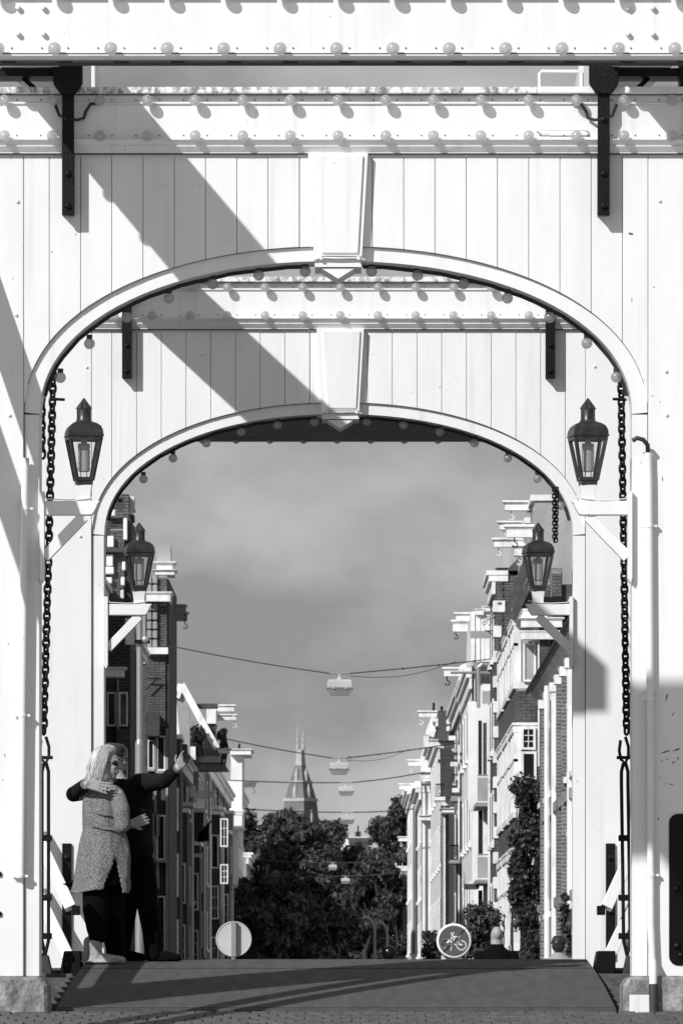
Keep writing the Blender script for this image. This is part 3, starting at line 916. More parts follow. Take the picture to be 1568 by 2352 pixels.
# ------------------------------------------------------------------ the street beyond: houses
def pbx(mb, x0, x1, y0, y1, Y, depth):
    """box whose camera-facing face covers photo pixels x0..x1, y0..y1 at distance Y"""
    a = P(x0, y1, Y); b = P(x1, y0, Y)
    return mb.box(a.x, b.x, Y, Y+depth, a.z, b.z)

hook_pts = [(0,0,0), (0,0,-0.07), (0.012,0,-0.09), (0.055,0,-0.12), (0.06,0,-0.16), (0.03,0,-0.19), (-0.015,0,-0.185), (-0.04,0,-0.15)]
hookL = MB().tube(hook_pts, 0.013, 6).mesh('hook', M['white_trim'], smooth=True)
hookD = MB().tube(hook_pts, 0.013, 6).mesh('hook', M['iron'], smooth=True)

def hoist(root, x0, x1, y0, y1, Y, hx, dark=False, side=1, m='white_trim'):
    """hoisting beam jutting over the street, with its cover board and hook"""
    mb = MB(); a = P(x0, y1, Y); b = P(x1, y0, Y)
    h = b.z - a.z
    xx0, xx1 = min(a.x, b.x), max(a.x, b.x)
    t = xx0 if side > 0 else xx1
    lo, hi_ = (xx0+0.05, xx1) if side > 0 else (xx0, xx1-0.05)
    mb.box(lo, hi_, Y, Y+0.22, a.z, b.z-h*0.3)
    mb.box(lo-0.02 if side > 0 else lo, hi_ if side > 0 else hi_+0.02, Y-0.02, Y+0.24, b.z-h*0.34, b.z-h*0.2)
    mb.prism([(Y-0.06, b.z-h*0.2), (Y+0.28, b.z-h*0.2), (Y+0.2, b.z), (Y+0.02, b.z)], xx0, xx1, 'x')
    o = mb.build('hoist_beam', M[m], root)
    k = link('hook', hookD if dark else hookL, o, False)
    p = P(hx, y1, Y)
    k.location = Vector((p.x, Y+0.1, a.z)) + o.location + root.location*0 - root.location*0
    k.location = Vector((p.x, Y+0.1, a.z))
    sc = 1.0 if Y < 160 else 1.3
    k.scale = (sc, sc, sc)
    return o

win_cache = {}
def window_mesh(w, h, s):
    key = (round(w, 2), round(h, 2), s)
    if key in win_cache: return win_cache[key]
    fr = MB(); t = 0.085
    X = lambda d0, d1: (-s*d1, -s*d0) if s > 0 else (d0, d1)
    def bb(d0, d1, y0, y1, z0, z1):
        a, b = X(d0, d1); fr.box(a, b, y0, y1, z0, z1)
    bb(-0.05, 0.022, -w/2, -w/2+t, 0, h); bb(-0.05, 0.022, w/2-t, w/2, 0, h)
    bb(-0.05, 0.026, -w/2+t, w/2-t, h-t, h); bb(-0.05, 0.026, -w/2+t, w/2-t, 0, t)
    bb(-0.05, 0.02, -w/2+t, w/2-t, h*0.6, h*0.6+0.07)
    bb(-0.05, 0.08, -w/2-0.06, w/2+0.06, -0.1, -0.002)
    pn = MB(); a, b = X(-0.05, 0.021)
    pn.box(a, b, -w/2+t*0.9, w/2-t*0.9, t*0.9, h-t*0.9)
    win_cache[key] = (fr.mesh('window', M['white_trim']), pn.mesh('pane', M['dark_pane']))
    return win_cache[key]

def facade(root, s, xf, y0, y1, zg, zt, storeys, bays, w=1.0, z_first=None):
    H = (zt - zg)/storeys
    for i in range(storeys):
        for k in range(bays):
            yc = y0 + (y1-y0)*(k+0.5)/bays
            h = H*0.58
            z = zg + H*i + H*0.24
            fm, pm_ = window_mesh(w, h, s)
            o = link('window', fm, root, False)
            o.location = Vector((xf, yc, z)) - root.location
            link('pane', pm_, o, True)

def house(s, xf, y0, y1, zt, mname, label, storeys=4, bays=2, cornice=0.3, zg=-1.2, roof=True, depth=9.0, w=1.0, cm='white_trim'):
    root = thing('canal_house' if False else 'row_house', (xf, y0, zg), label, 'house', 'houses along the %s side of the street' % ('right' if s > 0 else 'left'))
    x1 = xf + s*depth
    MB().box(xf, x1, y0, y1, zg, zt).build('wall', M[mname], root)
    if cornice:
        mb = MB()
        X = lambda d: xf - s*d
        mb.box(X(-0.3), X(cornice), y0-0.06, y1+0.02, zt+0.001, zt+0.1)
        mb.box(X(-0.3), X(cornice*0.72), y0-0.04, y1, zt-0.14, zt)
        mb.box(X(-0.02), X(cornice*0.34), y0-0.02, y1, zt-0.42, zt-0.141)
        mb.build('cornice', M[cm], root)
    if roof:
        mb = MB()
        a, b = xf + s*0.25, x1
        z0 = zt + 0.1 if cornice else zt+0.001
        mb.add([(a, y0, z0), (b, y0, z0), (b, y1, z0), (a, y1, z0), (a+s*1.3, y0, z0+1.3), (b-s*1.3, y0, z0+1.3), (b-s*1.3, y1, z0+1.3), (a+s*1.3, y1, z0+1.3)],
               [(0,3,2,1), (4,5,6,7), (0,1,5,4), (1,2,6,5), (2,3,7,6), (3,0,4,7)])
        mb.build('roof', M['slate'], root)
    facade(root, s, xf, y0, y1, zg, zt-0.3, storeys, bays, w)
    return root

brick_me = MB().box(-0.1, 0.1, -0.02, 0.02, -0.028, 0.028).mesh('brick', M['brick'])
def bricks(root, x0, x1, y0, y1, Y):
    """running-bond bricks on a camera-facing wall patch"""
    a = P(x0, y1, Y); b = P(x1, y0, Y)
    wl = MB().box(a.x, b.x, Y+0.008, Y+0.05, a.z, b.z).build('mortar_bed', M['mortar'], root)
    z = a.z + 0.033; row = 0
    while z + 0.028 < b.z:
        x = a.x - (0.106 if row % 2 else 0)
        while x < b.x - 0.03:
            l, r = max(x, a.x), min(x+0.2, b.x)
            if r - l > 0.04:
                o = link('brick', brick_me, root, True)
                o.location = Vector(((l+r)/2, Y + random.uniform(-0.003, 0.006), z)) - root.location
                o.scale = ((r-l)/0.2, 1, 1)
            x += 0.212
        z += 0.066; row += 1

def part(root, nm, m, x0, x1, y0, y1, Y, depth, **k):
    return pbx(MB(), x0, x1, y0, y1, Y, depth).build(nm, M[m], root, **k)

def moulded(root, nm, m, x0, x1, y0, y1, Y, depth, out=0.06):
    """a white entablature: body with a stepped, projecting top"""
    a = P(x0, y1, Y); b = P(x1, y0, Y); h = b.z-a.z
    mb = MB().box(a.x, b.x, Y, Y+depth, a.z, b.z-h*0.25)
    mb.box(a.x-out*0.5, b.x+out*0.5, Y-out*0.5, Y+depth, b.z-h*0.25, b.z-h*0.12)
    mb.box(a.x-out, b.x+out, Y-out, Y+depth, b.z-h*0.12, b.z)
    return mb.build(nm, M[m], root)

def cwin(root, x0, x1, y0, y1, Y, cross=True, pane='pane'):
    """window on a camera-facing wall: white frame, recessed pane, glazing bars"""
    a = P(x0, y1, Y); b = P(x1, y0, Y)
    t = min(0.05, (b.x-a.x)*0.16)
    fr = MB()
    fr.box(a.x, a.x+t, Y-0.04, Y+0.03, a.z, b.z); fr.box(b.x-t, b.x, Y-0.04, Y+0.03, a.z, b.z)
    fr.box(a.x+t, b.x-t, Y-0.04, Y+0.03, b.z-t, b.z); fr.box(a.x+t, b.x-t, Y-0.04, Y+0.03, a.z, a.z+t)
    o = fr.build('window', M['white_trim'], root)
    MB().box(a.x+t, b.x-t, Y-0.005, Y+0.03, a.z+t, b.z-t).build('pane', M[pane], o)
    if cross:
        g = MB(); c = (a.x+b.x)/2
        g.box(c-0.008, c+0.008, Y-0.015, Y-0.004, a.z+t, b.z-t)
        for q in (1, 2):
            z = a.z+t + (b.z-a.z-2*t)*q/3
            g.box(a.x+t, b.x-t, Y-0.014, Y-0.0045, z-0.008, z+0.008)
        g.build('glazing_bars', M['white_trim'], o)
    return o

def railing(root, x0, x1, y0, y1, Y, m='iron', n=6):
    a = P(x0, y1, Y); b = P(x1, y0, Y); mb = MB()
    mb.box(a.x, b.x, Y, Y+0.04, b.z-0.04, b.z); mb.box(a.x, b.x, Y, Y+0.04, a.z, a.z+0.03)
    for k in range(n+1):
        x = a.x + (b.x-a.x)*k/n
        mb.box(x-0.008, x+0.008, Y+0.01, Y+0.03, a.z, b.z)
    return mb.build('balcony_railing', M[m], root)

def downpipe(root, x, y, z0, z1, r=0.05, m='white_trim'):
    return MB().tube([(x, y, z0), (x, y, z1)], r, 8).build('downpipe', M[m], root, smooth=True)

# ---- right side -----------------------------------------------------------
# low brick house behind the far right post
r1 = house(1, 3.74, 94.0, 121.6, 5.72, 'brickB', 'low brick house behind the far gate\'s right post, white eaves and downpipe', 3, 8, cornice=0.0, roof=False, w=1.1)
mb = MB()
mb.prism([(3.73, 5.68), (3.66, 5.78), (3.62, 5.9), (3.56, 5.95), (3.56, 6.02), (4.0, 6.02)], 94.0, 121.6)
mb.build('eaves', M['white_trim'], r1)
MB().prism([(3.58, 6.03), (8.4, 8.4), (12.7, 6.03)], 94.0, 121.5).build('roof', M['slate'], r1)
for z in (1.6, -0.6):
    MB().box(3.67, 3.75, 96, 121.55, z, z+0.16).build('string_course', M['stucco'], r1)
p = P(1263, 2200, 112.5)
downpipe(r1, 3.62, 113.2, -1.2, 5.7, 0.055)
MB().box(3.66, 3.74, 103, 118, 3.3, 3.48).build('string_course', M['stucco'], r1)

for k, yy in enumerate((100.5, 103.2, 105.9, 108.6, 111.3, 114.6, 117.9)):
    MB().box(3.64, 3.741, yy, yy+0.35, -1.2, 5.66).build('pilaster', M['white_trim'] if k % 3 == 1 else M['brickB'], r1)
    MB().box(3.60, 3.741, yy-0.03, yy+0.4, 5.5, 5.665).build('pilaster_cap', M['white_trim'], r1)
MB().tube([(3.5, 94, 6.0), (3.5, 121.5, 6.0)], 0.05, 8).build('gutter', M['joist'], r1)
def bay_house(y0, zt, label, first):
    root = house(1, 3.72, y0, y0+4.8, zt, 'brickA', label, 4, 2, cornice=0.22, roof=False)
    x0 = 3.27
    zw = [(6.27-0.03, 7.55), (4.25-0.02, 5.37), (1.1, 3.2), (-1.2, 0.3)]
    # shallow bay running the full height: brick with white window storeys
    MB().box(x0, 3.73, y0+0.25, y0+4.3, -1.2, zt-0.15).build('bay', M['brickA'], root)
    for (za, zb) in ((6.12, 7.5), (3.55, 5.37), (0.9, 2.9)):
        mb = MB()
        mb.box(x0-0.045, 3.731, y0+0.2, y0+4.35, zb-0.14, zb)
        mb.box(x0-0.06, 3.731, y0+0.17, y0+4.38, zb, zb+0.05)
        mb.box(x0-0.045, 3.731, y0+0.2, y0+4.35, za-0.02, za+0.1)
        for yy in (y0+0.21, y0+1.3, y0+2.6, y0+4.2):
            mb.box(x0-0.03, x0+0.12, yy, yy+0.14, za+0.1, zb-0.14)
        mb.box(x0-0.03, x0+0.06, y0+0.21, y0+4.3, (za*0.4+zb*0.6), (za*0.4+zb*0.6)+0.06)
        mb.box(3.60, 3.725, y0+0.21, y0+0.35, za+0.1, zb-0.14)
        b = mb.build('bay_window', M['white_trim'], root)
        MB().box(x0-0.008, 3.6, y0+0.24, y0+4.25, za+0.1, zb-0.14).build('pane', M['frost'] if zb > 7 else M['pane'], b)
    # steep mansard roof with white verge
    mb = MB(); 
    rh = 0.35 if first else 1.0
    mb.prism([(3.3, zt+0.11), (3.3+0.75*rh, zt+0.11+1.64*rh), (9.0, zt+0.2+2.0*rh), (9.0, zt+0.11)], y0+0.02, y0+4.7)
    mb.build('roof', M['slate'], root)
    vg = MB().bar((3.2, y0-0.05, zt+0.02), (3.2+0.78*rh, y0-0.05, zt+0.02+1.7*rh), 0.16, 0.12, up=(0,1,0))
    vg.build('verge_board', M['slate'], root)
    return root
r2 = bay_house(122.0, 7.45, 'brick house with white bay windows, nearest of the three bay houses beside the ivy', True)
bricks(r2, 1184, 1231, 1582, 1662, 122.2)
bricks(r2, 1236, 1262, 1470, 1600, 121.9)
bricks(r2, 1266, 1288, 1312, 1370, 121.9)
part(r2, 'chimney', 'brickB', 1264, 1290, 1305, 1420, 121.96, 1.0)
part(r2, 'dormer_cheek', 'gloss', 1236, 1290, 1371, 1391, 121.4, 0.5)
moulded(r2, 'lintel', 'white_trim', 1196, 1290, 1418, 1440, 121.7, 0.3, 0.05)
moulded(r2, 'lintel', 'white_trim', 1196, 1290, 1448, 1468, 121.72, 0.3, 0.02)
moulded(r2, 'bay_cap', 'white_trim', 1178, 1236, 1398, 1424, 121.95, 0.5, 0.03)
cwin(r2, 1200, 1230, 1478, 1566, 122.16, False, 'frost')
cwin(r2, 1196, 1229, 1670, 1722, 122.16)
cwin(r2, 1196, 1231, 1726, 1790, 122.15, False)
part(r2, 'downpipe', 'white_trim', 1234, 1238, 1470, 1760, 121.85, 0.06)
r3 = bay_house(126.9, 7.4, 'brick house with white bay windows, second from the ivy', False)
r4 = bay_house(131.75, 7.35, 'brick house with white bay windows, farthest of the three bay houses', False)
# tall banded house: brick and white quoins, slim chimney
r5 = house(1, 3.2, 136.7, 141.0, 9.35, 'brickA', 'tall brick house with white quoin bands and a slim pillar chimney', 5, 2, cornice=0.18, roof=True)
z = -1.0; k = 0
while z < 9.0:
    MB().box(3.17, 3.2+ (0.24 if k % 2 else 0.16), 136.66, 137.1, z, z+0.26).build('quoin', M['white_trim'], r5, bevel=0.01)
    z += 0.56; k += 1
bricks(r5, 1142, 1154, 1330, 1560, 136.68)
part(r5, 'chimney', 'pale', 1152, 1170, 1257, 1305, 137.2, 0.5)
moulded(r5, 'chimney_cap', 'slate', 1143, 1178, 1304, 1316, 136.9, 0.6, 0.05)
part(r5, 'pilaster', 'white_trim', 1155, 1171, 1318, 1418, 136.75, 0.3)
# iron scroll bracket with hook
sb = MB()
for k in range(4):
    c = P(1112+9*k, 1432-11*k, 136.9); rr = 0.07
    sb.tube([(c.x+rr*(1-i/14)*math.cos(i*0.7), c.y, c.z+rr*(1-i/14)*math.sin(i*0.7)) for i in range(13)], 0.009, 5)
sb.tube([P(1113, 1449, 136.9), P(1145, 1449, 136.9)], 0.014, 6); sb.tube([P(1122, 1438, 136.9), P(1147, 1392, 136.9)], 0.012, 6)
sb.tube([P(1120, 1450, 136.9), P(1145, 1470, 136.9)], 0.014, 6)
sb.build('scroll_bracket', M['iron'], r5)
# white slab house with frosted balconies
r6 = house(1, 3.46, 141.1, 151.5, 7.3, 'stucco', 'modern infill house with a tall white slab wall and frosted glass balconies', 4, 3, cornice=0.12, roof=False)
part(r6, 'slab', 'plaster', 1074, 1097, 1612, 1862, 150.4, 0.35)
part(r6, 'slab', 'plaster', 1120, 1130, 1650, 2190, 143.0, 0.25)
for (y0_, y1_) in ((1786, 1840), (1968, 2017)):
    b = part(r6, 'balcony_panel', 'frost', 1096, 1128, y0_, y1_, 146.0, 0.03)
    part(r6, 'balcony_slab', 'stucco', 1093, 1132, y1_+3, y1_+12, 145.9, 3.6)
    MB().tube([P(1096, y0_-5, 146), P(1128, y0_-5, 146)], 0.02, 6).build('handrail', M['steel'], b)
part(r6, 'balcony_slab', 'joist', 1068, 1100, 2030, 2040, 148.0, 2.0)
MB().tube([P(1034, 1545, 148), P(1140, 1545, 148)], 0.035, 6).build('roof_pipe', M['steel'], r6)
MB().tube([P(1098, 1625, 146), P(1098, 1532, 146), P(1105, 1526, 146), P(1140, 1528, 146)], 0.045, 8).build('roof_pipe', M['steel'], r6)
part(r6, 'roof_panel', 'white_trim', 1106, 1139, 1571, 1586, 147, 0.1); part(r6, 'roof_panel', 'frost', 1107, 1138, 1588, 1616, 147, 0.05)
# white gabled house
r7 = house(1, 3.0, 152.0, 165.5, 8.0, 'plaster', 'tall house with white panelled gable and paired hoist beams', 4, 4, cornice=0.2, roof=False)
for x0, x1 in ((1081, 1090), (1092, 1102), (1112, 1126)):
    part(r7, 'gable_panel', 'white_trim', x0, x1, 1405, 1520, 152.0, 6.0)
part(r7, 'gable_panel', 'white_trim', 1104, 1111, 1400, 1520, 152.03, 0.2)
part(r7, 'gable_glass', 'pane', 1088, 1093, 1410, 1520, 152.05, 0.2)
part(r7, 'gable_wall', 'slate', 1120, 1160, 1420, 1560, 152.2, 4.0)
moulded(r7, 'gable_cap', 'white_trim', 1110, 1146, 1392, 1404, 151.9, 0.4, 0.04)
moulded(r7, 'gable_cap', 'white_trim', 1091, 1110, 1398, 1412, 151.9, 0.4, 0.03)
hoist(r7, 1042, 1096, 1406, 1426, 154, 1060)
hoist(r7, 1035, 1084, 1423, 1450, 157, 1046, True)
part(r7, 'shop_beam', 'frost', 1080, 1146, 1449, 1466, 151.0, 0.1)
# ornate white gable
r8 = house(1, 3.2, 168.0, 190.0, 8.6, 'brickB', 'house with an ornate white scrolled gable and a single hoist beam', 4, 5, cornice=0.25, roof=True)
og = MB()
for k in range(26):
    t = k/25
    c = P(1062+26*t + random.uniform(-5, 5), 1530+90*t + random.uniform(-6, 6), 171.0-random.random())
    og.ball(c, random.uniform(0.07, 0.15), 8, 6)
og.build('gable_ornament', M['plaster'], r8)
pg_ = MB().prism([(P(1060, 0, 171).x, P(0, 1640, 171).z), (P(1098, 0, 171).x, P(0, 1640, 171).z), (P(1098, 0, 171).x, P(0, 1520, 171).z), (P(1072, 0, 171).x, P(0, 1520, 171).z)], 171.2, 174.0)
pg_.build('gable', M['stucco'], r8)
hoist(r8, 1015, 1075, 1532, 1553, 172, 1026, True)
for q in range(3):
    part(r8, 'sill_block', 'white_trim', 1030+4*q, 1046+4*q, 1690+60*q, 1700+60*q, 168-0.4, 0.4)
railing(r8, 1038, 1066, 1778, 1828, 169.5, 'iron', 6)
part(r8, 'balcony_slab', 'stucco', 1036, 1068, 1828, 1840, 169.3, 1.6)
part(r8, 'awning_arm', 'joist', 1005, 1060, 1744, 1752, 172, 0.2)
part(r8, 'awning_arm', 'joist', 1014, 1062, 1728, 1735, 170, 0.2)
r9 = house(1, 2.98, 200.0, 229.0, 8.9, 'plaster', 'pale house with dark brick parapet, roof vents and a short white hoist beam', 4, 6, cornice=0.3, roof=False)
part(r9, 'parapet', 'brickA', 1006, 1044, 1632, 1702, 199.7, 6.0)
for k in range(3):
    pbx(MB(), 1025, 1034, 1636+16*k, 1648+16*k, 199.2, 0.4).build('stone_block', M['plaster'], r9, bevel=0.03)
part(r9, 'vent_pipe', 'iron', 993, 998, 1614, 1632, 202, 0.3)
part(r9, 'vent_pipe', 'iron', 1011, 1017, 1622, 1634, 201, 0.3)
hoist(r9, 958, 1003, 1632, 1647, 203, 966)
MB().bar(P(985, 1690, 202), P(1000, 1650, 202), 0.3, 0.25, up=(0,1,0)).build('verge_board', M['white_trim'], r9)
moulded(r9, 'lintel', 'white_trim', 986, 1040, 1698, 1716, 200.4, 0.4, 0.06)
part(r9, 'gable_panel', 'white_trim', 972, 985, 1690, 1716, 204, 0.4)
r10 = house(1, 2.72, 235.0, 250.0, 7.9, 'plaster', 'bright white plastered house with stepped mouldings near the trees', 4, 4, cornice=0.35, roof=True)
moulded(r10, 'frieze', 'white_trim', 966, 1008, 1772, 1788, 234.6, 0.6, 0.12)
moulded(r10, 'string_course', 'white_trim', 965, 1010, 1872, 1884, 234.6, 0.6, 0.08)
hoist(r10, 934, 970, 1744, 1759, 236, 942)
MB().bar(P(968, 1760, 234.8), P(980, 1722, 234.8), 0.3, 0.25, up=(0,1,0)).build('verge_board', M['white_trim'], r10)
r11 = house(1, 2.66, 268.0, 288.0, 8.9, 'plaster', 'white house with long hoist beam just right of the tree', 4, 5, cornice=0.3, roof=True)
hoist(r11, 914, 956, 1799, 1813, 272, 922)
moulded(r11, 'frieze', 'white_trim', 943, 962, 1822, 1834, 267.6, 0.6, 0.1)
r12 = house(1, 2.5, 300.0, 322.0, 6.2, 'stucco', 'lower grey house with two hoist beams beside the street tree', 3, 5, cornice=0.3, roof=True)
hoist(r12, 912, 944, 1921, 1932, 300.5, 920)
hoist(r12, 897, 930, 1983, 1994, 318, 903)
r13 = house(1, 2.35, 340.0, 372.0, 5.9, 'plaster', 'farthest pale house at the right end of the row', 3, 6, cornice=0.35, roof=True)
hoist(r13, 876, 905, 2000, 2012, 345, 884)
# recessed dark window strips, piers and small balconies breaking up the pale fronts
for rt, nm, m_, x0, x1, y0_, y1_, Y, dp in (
    (r6, 'window_strip', 'dark_pane', 1098, 1106, 1655, 1782, 149.5, 0.2), (r6, 'window_strip', 'joist', 1109, 1117, 1660, 1782, 149.0, 0.2),
    (r6, 'window_strip', 'dark_pane', 1098, 1108, 1858, 1962, 149.5, 0.2), (r6, 'pier', 'white_trim', 1109, 1119, 1850, 2190, 149.2, 0.2),
    (r6, 'window_strip', 'dark_pane', 1098, 1107, 2045, 2190, 149.5, 0.2),
    (r9, 'side_wall', 'brickC', 1011, 1034, 1718, 1830, 199.6, 0.5), (r9, 'side_wall', 'brickB', 1012, 1030, 1850, 2190, 199.55, 0.5),
    (r9, 'pier', 'white_trim', 1018, 1022, 1850, 2190, 199.4, 0.1), (r8, 'window_strip', 'dark_pane', 1047, 1051, 1880, 2180, 167.8, 0.1),
    (r8, 'window_strip', 'dark_pane', 1055, 1059, 1845, 2180, 167.8, 0.1), (r8, 'window_strip', 'dark_pane', 1064, 1068, 1700, 1775, 167.8, 0.1),
    (r8, 'pier', 'white_trim', 1051, 1055, 1700, 2190, 167.75, 0.15), (r8, 'pier', 'white_trim', 1060, 1064, 1845, 2190, 167.75, 0.15),
    (r10, 'pier', 'pale', 1002, 1010, 1790, 2190, 234.7, 0.2), (r10, 'window_strip', 'dark_pane', 967, 969, 1790, 2190, 234.7, 0.1),
    (r11, 'window_strip', 'dark_pane', 948, 951, 1850, 2190, 267.8, 0.1), (r11, 'window_strip', 'dark_pane', 957, 960, 1850, 2190, 267.8, 0.1),
    (r12, 'window_strip', 'dark_pane', 918, 924, 2020, 2190, 299.8, 0.1), (r12, 'window_strip', 'dark_pane', 934, 940, 2000, 2190, 299.8, 0.1),
    (r7, 'window_strip', 'dark_pane', 1083, 1088, 1530, 1610, 151.8, 0.1), (r7, 'side_wall', 'brickC', 1100, 1140, 1525, 1570, 151.9, 0.3)):
    part(rt, nm, m_, x0, x1, y0_, y1_, Y, dp)
railing(r8, 1034, 1052, 1940, 1975, 166.5, 'iron', 5); part(r8, 'balcony_slab', 'stucco', 1032, 1056, 1975, 1983, 166.3, 1.5)
railing(r9, 1000, 1018, 1800, 1830, 198.0, 'iron', 5); part(r9, 'balcony_slab', 'white_trim', 998, 1022, 1830, 1838, 197.8, 1.7)
moulded(r9, 'canopy', 'white_trim', 1014, 1046, 1856, 1866, 197.5, 2.0, 0.06)
for rt, x0, x1, y0_, y1_, Y, dp in ((r10, 966, 990, 1738, 1795, 235.6, 2.5), (r11, 952, 968, 1794, 1830, 271.5, 2.5), (r12, 940, 956, 1912, 1985, 300.3, 3), (r12, 926, 942, 1978, 2010, 317.5, 2), (r13, 902, 918, 1994, 2050, 344.5, 3)):
    part(rt, 'gable', 'plaster', x0, x1, y0_, y1_, Y, dp)
# hoist beams of the bay houses and the tall house
hoist(r2, 1157, 1232, 1204, 1234, 124.0, 1181, True)
hoist(r2, 1153, 1226, 1149, 1172, 125.5, 1173)
hoist(r3, 1175, 1218, 1249, 1276, 128.4, 1191)
hoist(r3, 1141, 1212, 1196, 1216, 129.5, 1157)
hoist(r4, 1129, 1200, 1235, 1256, 133.5, 1144)
part(r2, 'gable_block', 'white_trim', 1219, 1240, 1138, 1172, 125.6, 0.4)
part(r2, 'gable_block', 'plaster', 1231, 1262, 1152, 1190, 125.9, 0.5)
for rt, ya_, yb_, zt_ in ((r2, 123.6, 126.6, 9.95), (r3, 128.2, 131.2, 9.85), (r4, 133.0, 135.9, 9.7)):
    MB().box(3.70, 8.0, ya_, yb_, 7.3, zt_).build('gable_wall', M['frost'], rt)
    MB().box(3.62, 8.0, ya_-0.05, yb_+0.05, zt_+0.001, zt_+0.12).build('gable_cap', M['white_trim'], rt)
moulded(r2, 'gable_cap', 'white_trim', 1226, 1302, 1186, 1204, 125.8, 0.6, 0.05)
MB().bar(P(1166, 1415, 125.0), P(1212, 1286, 125.0), 0.2, 0.09, up=(0,1,0)).build('verge_board', M['slate'], r3)
part(r2, 'roof_pane', 'frost', 1214, 1262, 1312, 1400, 123.0, 0.5)

# ---- left side ------------------------------------------------------------
l1 = house(-1, -5.05, 112.0, 147.0, 8.1, 'brickC', 'dark brick house with white corner blocks behind the far gate\'s left post', 4, 9, cornice=0.25, roof=False)
part(l1, 'bay', 'brickC', 236, 300, 1190, 2200, 124.0, 3.0)
bricks(l1, 254, 286, 1215, 1390, 123.95)
for (a_, b_, c_, d_) in ((247, 262, 1231, 1257), (245, 260, 1273, 1300), (236, 262, 1302, 1318), (243, 258, 1326, 1339), (284, 293, 1190, 1240), (281, 289, 1290, 1310), (278, 287, 1325, 1345), (277, 285, 1355, 1375), (242, 265, 1170, 1185)):
    pbx(MB(), a_, b_, c_, d_, 123.8, 0.3).build('corner_block', M['white_trim'], l1, bevel=0.015)
part(l1, 'pilaster', 'white_trim', 294, 308, 1140, 1168, 125, 0.8); moulded(l1, 'pilaster_cap', 'white_trim', 288, 304, 1168, 1182, 124.6, 0.8, 0.05)
part(l1, 'parapet', 'brickA', 236, 296, 1135, 1192, 124.4, 1.0)
part(l1, 'corbel', 'slate', 286, 308, 1182, 1196, 124.6, 0.6)
part(l1, 'sill_beam', 'joist', 236, 292, 1258, 1268, 123.7, 0.4)
moulded(l1, 'shop_cornice', 'white_trim', 236, 284, 1532, 1554, 118.0, 0.5, 0.06)
part(l1, 'window_board', 'white_trim', 288, 308, 1420, 1480, 122, 0.2)
for k in range(7):
    downpipe(l1, -4.98, 126+3.2*k, -1.2, 8.4, 0.06, ['white_trim', 'stucco', 'joist'][k % 3])
# bay-fronted brick house with a white chimney
l2 = house(-1, -5.02, 152.0, 171.0, 8.35, 'brickA', 'brick house with a sunlit brick bay, white cornice box and chimney', 4, 5, cornice=0.2, roof=False)
part(l2, 'bay', 'brickC', 334, 388, 1330, 2210, 151.05, 7.0)
bricks(l2, 336, 380, 1504, 1668, 151.0)
bricks(l2, 364, 384, 1386, 1484, 151.0)
bricks(l2, 364, 384, 1322, 1358, 151.0)
moulded(l2, 'cornice_box', 'white_trim', 336, 391, 1359, 1381, 150.6, 1.2, 0.05)
part(l2, 'lintel', 'white_trim', 337, 386, 1487, 1502, 150.75, 0.4)
part(l2, 'chimney', 'pale', 359, 392, 1252, 1292, 152, 0.7)
moulded(l2, 'chimney_cap', 'white_trim', 360, 396, 1290, 1310, 151.8, 0.9, 0.09)
moulded(l2, 'chimney_cap', 'white_trim', 356, 400, 1308, 1320, 151.6, 1.2, 0.06)
for k in range(9):
    pbx(MB(), 338, 349, 1322+21*k, 1340+21*k, 150.85, 0.15).build('tile', M['stucco'], l2, bevel=0.02)
    pbx(MB(), 351, 362, 1322+21*k, 1340+21*k, 150.86, 0.15).build('tile', M['stucco'], l2, bevel=0.02)
hoist(l2, 388, 432, 1387, 1406, 156, 424, True, -1, 'stucco')
hoist(l2, 390, 434, 1405, 1426, 158, 425, True, -1, 'stucco')
for (x0, x1, y0_, y1_) in ((352, 366, 1975, 2040), (352, 366, 1870, 1920)):
    part(l2, 'bay_panel', 'stucco', x0, x1, y0_, y1_, 150.9, 0.12)
fl = MB()
for k in range(3):
    downpipe(l2, -4.95, 160+4*k, -1.2, 7.6, 0.035, ['white_trim', 'stucco', 'joist'][k % 3])
MB().bar(P(335, 1585, 150.8), P(362, 1558, 150.8), 0.03, 0.03).build('stay', M['iron'], l2)
MB().bar(P(335, 1558, 150.8), P(372, 1560, 150.8), 0.03, 0.03).build('stay', M['iron'], l2)
# shaded windows, frames and boxes on the camera-facing sides of the left bays
for (x0, x1, y0_, y1_) in ((246, 268, 1590, 1668), (246, 268, 1720, 1800), (246, 268, 1850, 1940), (246, 268, 1990, 2090), (274, 294, 1590, 1668), (274, 294, 1720, 1800), (274, 294, 1850, 1940), (274, 294, 1990, 2090)):
    cwin(l1, x0, x1, y0_, y1_, 123.96, False)
for (x0, x1, y0_, y1_) in ((340, 354, 1700, 1765), (340, 354, 1870, 1975), (340, 354, 2055, 2180), (360, 380, 1690, 1770), (360, 380, 1872, 1975), (360, 380, 2058, 2190)):
    cwin(l2, x0, x1, y0_, y1_, 150.98, False)
    part(l2, 'sill', 'stucco', x0-2, x1+2, y1_, y1_+6, 150.8, 0.3)
part(l2, 'pilaster', 'stucco', 355, 359, 1672, 2205, 150.9, 0.12)
part(l2, 'pilaster', 'stucco', 381, 386, 1672, 2205, 150.92, 0.12)
part(l2, 'awning', 'joist', 334, 366, 1640, 1690, 150.3, 0.7)
part(l1, 'pilaster', 'stucco', 269, 273, 1560, 2205, 123.85, 0.15)
part(l1, 'signboard', 'joist', 268, 300, 1675, 1712, 123.5, 0.3)
